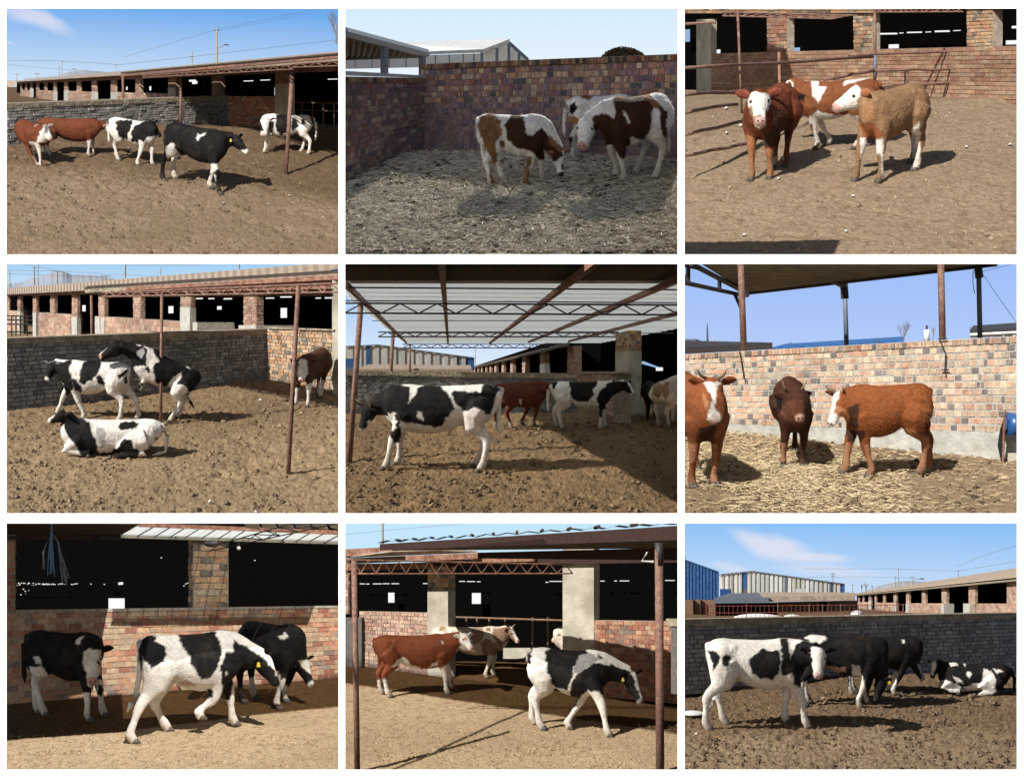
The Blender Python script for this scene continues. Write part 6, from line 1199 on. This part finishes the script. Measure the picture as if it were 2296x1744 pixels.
for i in range(n):
    x0 = 255+i*14.5; x1 = x0+14.5; yt = lambda x: 352-(x-255)*.10 if x < 470 else 331+(x-470)*.141
    m = 'sheetblue' if 10 <= i < 12 or i >= 54 else ('bluesteel' if 49 <= i < 51 or i in (29,) else random.choice(['sheetpale', 'sheetpale', 'white', 'sheetwhite']))
    D = 200-.09*(i % 2); c = (p.at(x0, 505, D), p.at(x1, 505, D), p.at(x1, yt(x1), D), p.at(x0, yt(x0), D)); th.part('sheet', slab(*c, V((0, 1, 0)), .4), M[m])
for a, b in (((250, 356), (470, 333)), ((470, 333), (1068, 416))): th.part('roof_trim', slab(p.at(a[0], a[1]+3, 199.8), p.at(b[0], b[1]+3, 199.8), p.at(b[0], b[1]-3, 199.8), p.at(a[0], a[1]-3, 199.8), V((0, 1, 0)), .08), M['bluesteel'])
th.part('brick_footing', slab(p.at(370, 500, 198), p.at(600, 500, 198), p.at(575, 484, 198), p.at(395, 482, 198), V((0, 1, 0)), .3), M['mortar_red']); th.part('brick_footing', slab(p.at(408, 490, 198), p.at(436, 490, 198), p.at(430, 455, 198), p.at(412, 455, 198), V((0, 1, 0)), .3), M['mortar_red'])
th.part('door', slab(*rect(p, 750, 818, 448, 503, 198.5), V((0, 1, 0)), .3), M['sheetwhite']); th.part('vent', slab(*rect(p, 900, 920, 470, 498, 198.5), V((0, 1, 0)), .3), M['bluesteel'])
th = Thing(p, 'blue_shed', p.at(140, 600, 120), 'tall blue sheet metal shed with sloping roof line at the corner of the sky', 'shed'); n = 22
for i in range(n):
    x0 = 14+i*10.7; x1 = x0+10.7; yt = lambda x: 252+(x-14)*.36; D = 120-.04*(i % 2); th.part('sheet', slab(p.at(x0, 520, D), p.at(x1, 520, D), p.at(x1, yt(x1), D), p.at(x0, yt(x0), D), V((0, 1, 0)), .3), M['sheetblue'])
th.part('roof_trim', slab(p.at(14, 258, 119.9), p.at(250, 341, 119.9), p.at(250, 334, 119.9), p.at(14, 250, 119.9), V((0, 1, 0)), .05), M['sheetblue']); th.part('lower_wall', slab(*rect(p, 14, 225, 518, 650, 119.6), V((0, 1, 0)), .6), M['mortar_red'])
for x in (82, 130): th.part('wall_joint', slab(*rect(p, x, x+5, 518, 650, 119.3), V((0, 1, 0)), .3), M['steel'])
th = Thing(p, 'blue_tank', p.at(295, 515, 115), 'bright blue plastic tank box between the two sheds', 'tank')
th.part('tank', slab(*rect(p, 258, 318, 448, 512, 115), V((0, 1, 0)), 2), M['drum']); th.part('lid', slab(*rect(p, 265, 335, 478, 508, 114), V((0, 1, 0)), 1), M['drum']); th.part('stand', slab(*rect(p, 285, 330, 508, 520, 114.5), V((0, 1, 0)), 1), M['steel'])
th = Thing(p, 'low_shed', p.at(800, 600, 100), 'long low shed with tan roof, pink wall and dark doorway beyond the fence', 'shed')
c = (p.at(540, 532, 98), p.at(1135, 522, 98), p.at(1135, 500, 112), p.at(510, 498, 112)); th.part('roof', slab(*c, back_n(c), .3), M['roof'])
c = (p.at(220, 542, 97), p.at(575, 538, 97), p.at(560, 500, 112), p.at(320, 505, 112)); th.part('roof', slab(*c, back_n(c), .3), M['bluesteel'])
th.part('wall', slab(p.at(635, 600, 101), p.at(1150, 590, 101), p.at(1150, 522, 101), p.at(635, 532, 101), V((0, 1, 0)), .4), M['mortar_red']); th.part('shade_wall', slab(*rect(p, 225, 635, 538, 622, 102), V((0, 1, 0)), .4), M['dark'])
th.part('doorway', slab(*rect(p, 905, 950, 535, 592, 100.8), V((0, 1, 0)), .1), M['dark']); th.part('roof_vent', slab(*rect(p, 785, 810, 512, 526, 100), V((0, 1, 0)), .5), M['steel'])
for x in (885, 955): th.part('door_jamb', slab(*rect(p, x, x+14, 530, 595, 100.7), V((0, 1, 0)), .1), M['plaster_grey'])
for xy, l, r in (((520, 645), 'long snow bank in blue shade behind the wall top', (1.45, 1, .30)), ((730, 640), 'bright sunlit end of the snow bank', (.55, .6, .22)), ((1150, 612), 'small snow patch near the far barn end', (.35, .6, .2))):
    mb = MB(); mb.ball(p.at(*xy, 88), *r, n=16, m=8); solo(p, 'snow_heap', mb, M['snow'], l, 'snow')
th = Thing(p, 'rail_fence', p.at(600, 640, 80), 'thin rusty pipe fence running along behind the dark wall', 'fence')
for y in (556, 600): mb = MB(); mb.tube([p.at(160, y+4, 80), p.at(1460, y-6, 80)], .016, 5); th.part('rail', mb, M['fencered'])
for x in range(170, 1461, 29):
    big = x in (170, 431, 634, 837, 924, 1214) or x % 203 < 29; mb = MB(); mb.tube([p.at(x, 655, 80), p.at(x, 552 if not big else 545, 80)], .024 if big else .011, 5); th.part('post' if big else 'bar', mb, M['rustlight'] if big and x > 500 else M['fencered'])
for X, t, b, w, l in ((1415, 312, 470, 12, 'tallest slim mast over the hills'), (990, 345, 420, 34, 'pole with double crossarm above the end of the metal shed'), (1505, 368, 440, 36, 'pole with lamp arm over the barn roof'), (1803, 325, 400, 28, 'single pole above the near part of the barn roof'), (1395, 365, 460, 12, 'short mast touching the tallest one'), (1118, 418, 490, 18, 'far faint pole between shed and barn'), (1245, 425, 480, 20, 'far pole near the start of the barn roof')): pole(p, X, t, b, 260, l, ((.08, w), (.25, w*.7)) if X == 990 else ((.08, w),), r=2.2, lamp=((1510, 388), (1560, 382)) if X == 1505 else None)
for pts, l in (([(800, 318), (1415, 318), (1803, 332)], 'long level wire under the cloud'), ([(1803, 332), (2190, 268)], 'wire rising to the sky edge over the barn'), ([(1800, 300), (2000, 220), (2190, 165)], 'faint upper wire at the sky edge'), ([(820, 372), (1200, 368), (1500, 378)], 'lower wire passing the slim masts')): wire(p, pts, 250, l, 1.5)
for X, t, s_ in ((1178, 410, 11), (1205, 405, 12)): bare_tree(p, X, 485, t, 280, 'bare poplar tip by the far barn end' if X == 1178 else 'second bare poplar tip nearer the hills', 18, 5, s_)
random.seed(9); mb = MB(); mb.ball(p.G(80, 1245)-V((0, 0, .02)), .20, .45, .035, n=16, m=6); solo(p, 'snow_patch', mb, M['snow'], 'blue shaded snow patch on the dirt by the wall foot', 'snow')
scrap(p, [(928, 1160), (105, 1390)], ['round pale stone on the dirt between the heifer and the grazing cow', 'pale stone by the hind hoof of the front heifer'], r=12)
cow(p, 'shaggy white heifer with black patches standing in front, white face turned our way', (500, 1338), 768, 9, [(792, 1298), (672, 1292), (185, 1388), (302, 1362)], (893, 848, .3), (898, 1025, .45), WHITE,
    [(BLACK, [(175, 845), (230, 850), (265, 890), (255, 930), (220, 970), (200, 900)]), (BLACK, [(278, 885), (300, 868), (325, 880), (325, 920), (290, 960), (270, 930)]), (BLACK, [(445, 900), (500, 860), (530, 825), (575, 850), (640, 845), (655, 920), (640, 990), (600, 1035), (520, 1030), (465, 990)]), (BLACK, [(645, 770), (700, 770), (705, 830), (715, 900), (760, 800), (800, 775), (850, 800), (950, 760), (955, 800), (930, 880), (925, 960), (895, 990), (850, 860), (860, 1000), (800, 1030), (780, 1085), (740, 1075), (735, 990), (655, 1010), (660, 900)]), (WHITE, [(838, 850), (870, 818), (930, 830), (940, 880), (922, 1040), (880, 1040), (872, 960)]), (WHITE, [(810, 745), (960, 745), (945, 770), (860, 795), (800, 780)])], name='heifer', fur=1.2, L=.88, hd=.47, nosec=(.60, .42, .40), tail=[(195, 900), (222, 1060), (220, 1160), (175, 1250)], earc=BLACK)
cow(p, 'black cow grazing with its head right down, behind the front heifer', (1062, 1195), 748, 2, [(1158, 1225), (1212, 1190), (806, 1228), (830, 1200)], (1308, 1025, .1), (1262, 1180, .2), BLACK,
    [(WHITE, [(1118, 940), (1160, 950), (1180, 1000), (1220, 1180), (1180, 1210), (1150, 1240), (1130, 1100)]), (WHITE, [(780, 1060), (830, 1040), (830, 1240), (790, 1240)]), ((.5, .3, .25), [(930, 940), (1080, 960), (1070, 990), (940, 990)]), (WHITE, [(800, 760), (860, 745), (940, 745), (950, 790), (880, 800)])], L=1.0, nosec=BLACK, tail='no', tag=2)
cow(p, 'second black cow behind, lowering its head toward the lying one', (1325, 1118), 752, 2, [(1385, 1132), (1352, 1108), (1112, 1140), (1130, 1120)], (1520, 920), (1582, 1040, .05), BLACK,
    [(WHITE, [(1095, 1000), (1130, 990), (1130, 1145), (1095, 1145)]), (WHITE, [(1330, 940), (1370, 980), (1405, 985), (1405, 1140), (1335, 1120)]), (WHITE, [(1432, 775), (1460, 780), (1462, 800), (1442, 800)]), (WHITE, [(1208, 775), (1235, 780), (1230, 800), (1212, 795)]), (GREY, [(1540, 930), (1575, 940), (1595, 1040), (1575, 1040)])], L=1.05, nosec=GREY, tail='no')
cow(p, 'black and white heifer lying at the foot of the wall facing the grazing pair', (1905, 1118), 798, 182, None, (1655, 925, .05), (1632, 1025, .12), BLACK,
    [(WHITE, [(1615, 905), (1650, 900), (1665, 930), (1645, 1020), (1620, 1030)]), (WHITE, [(1745, 905), (1790, 910), (1800, 950), (1760, 950), (1745, 930)]), (WHITE, [(1830, 915), (1860, 925), (1850, 950)]), (WHITE, [(1970, 960), (2010, 980), (2050, 1030), (2045, 1110), (2000, 1150), (1910, 1150), (1970, 1100), (1860, 1110), (1840, 1080), (1960, 1050)]), (WHITE, [(1660, 1060), (1720, 1040), (1790, 1060), (1850, 1100), (1840, 1140), (1740, 1110), (1690, 1090)]), (WHITE, [(1865, 980), (1885, 985), (1880, 1030), (1862, 1020)]), (WHITE, [(2020, 960), (2100, 985), (2060, 995)]), (WHITE, [(1770, 1010), (1810, 1030), (1830, 1060), (1790, 1050)])], lying=True, L=1.12, name='heifer', nosec=BLACK)
finish_cows()
# ================================================================== the white nine-opening mount in front of the yards
def src(x, y, D=12.6): return V(((x-PX)/FL*D, D, CAMZ+(PY-y)/FL*D))
xs = [(-40, 14.8), (759, 774), (1519.3, 1535), (2280, 2340)]; ys = [(-40, 20), (570.6, 592), (1150.5, 1173), (1724.5, 1790)]
root = bpy.data.objects.new('white_mount', None); root.location = src(PX, 1790); P2.col.objects.link(root)
setp(root, 'white slatted mount with nine openings, one in front of each cattle yard', 'frame')
mc = bpy.data.collections.new('mount'); S.collection.children.link(mc); P2.col.objects.unlink(root); mc.objects.link(root)
def bar(x0, x1, y0, y1, nm):
    mb = MB(); a, b, c, d = src(x0, y1), src(x1, y1), src(x1, y0), src(x0, y0); mb.box8(a, b, c, d, V((0, 1, 0)), .004)
    me = mb.mesh(nm, M['mount'], root.location); o = bpy.data.objects.new(nm, me); mc.objects.link(o); o.parent = root
for x0, x1 in xs: bar(x0, x1, -40, 1790, 'upright_bar')
for y0, y1 in ys:
    for (xa, xb), (xc, xd) in zip(xs, xs[1:]): bar(xb, xc, y0, y1, 'cross_bar')
L = bpy.data.lights.new('sun', 'SUN'); L.energy = 5; L.angle = R(.5); L.color = (1, .97, .93); o = bpy.data.objects.new('sun', L); S.collection.objects.link(o)  # extra sun added to brighten the mount alone
o.rotation_euler = (-V((-.25, -1, .45))).to_track_quat('-Z', 'Y').to_euler(); o.location = (0, -20, 60)
o.light_linking.receiver_collection = mc; o.light_linking.blocker_collection = mc
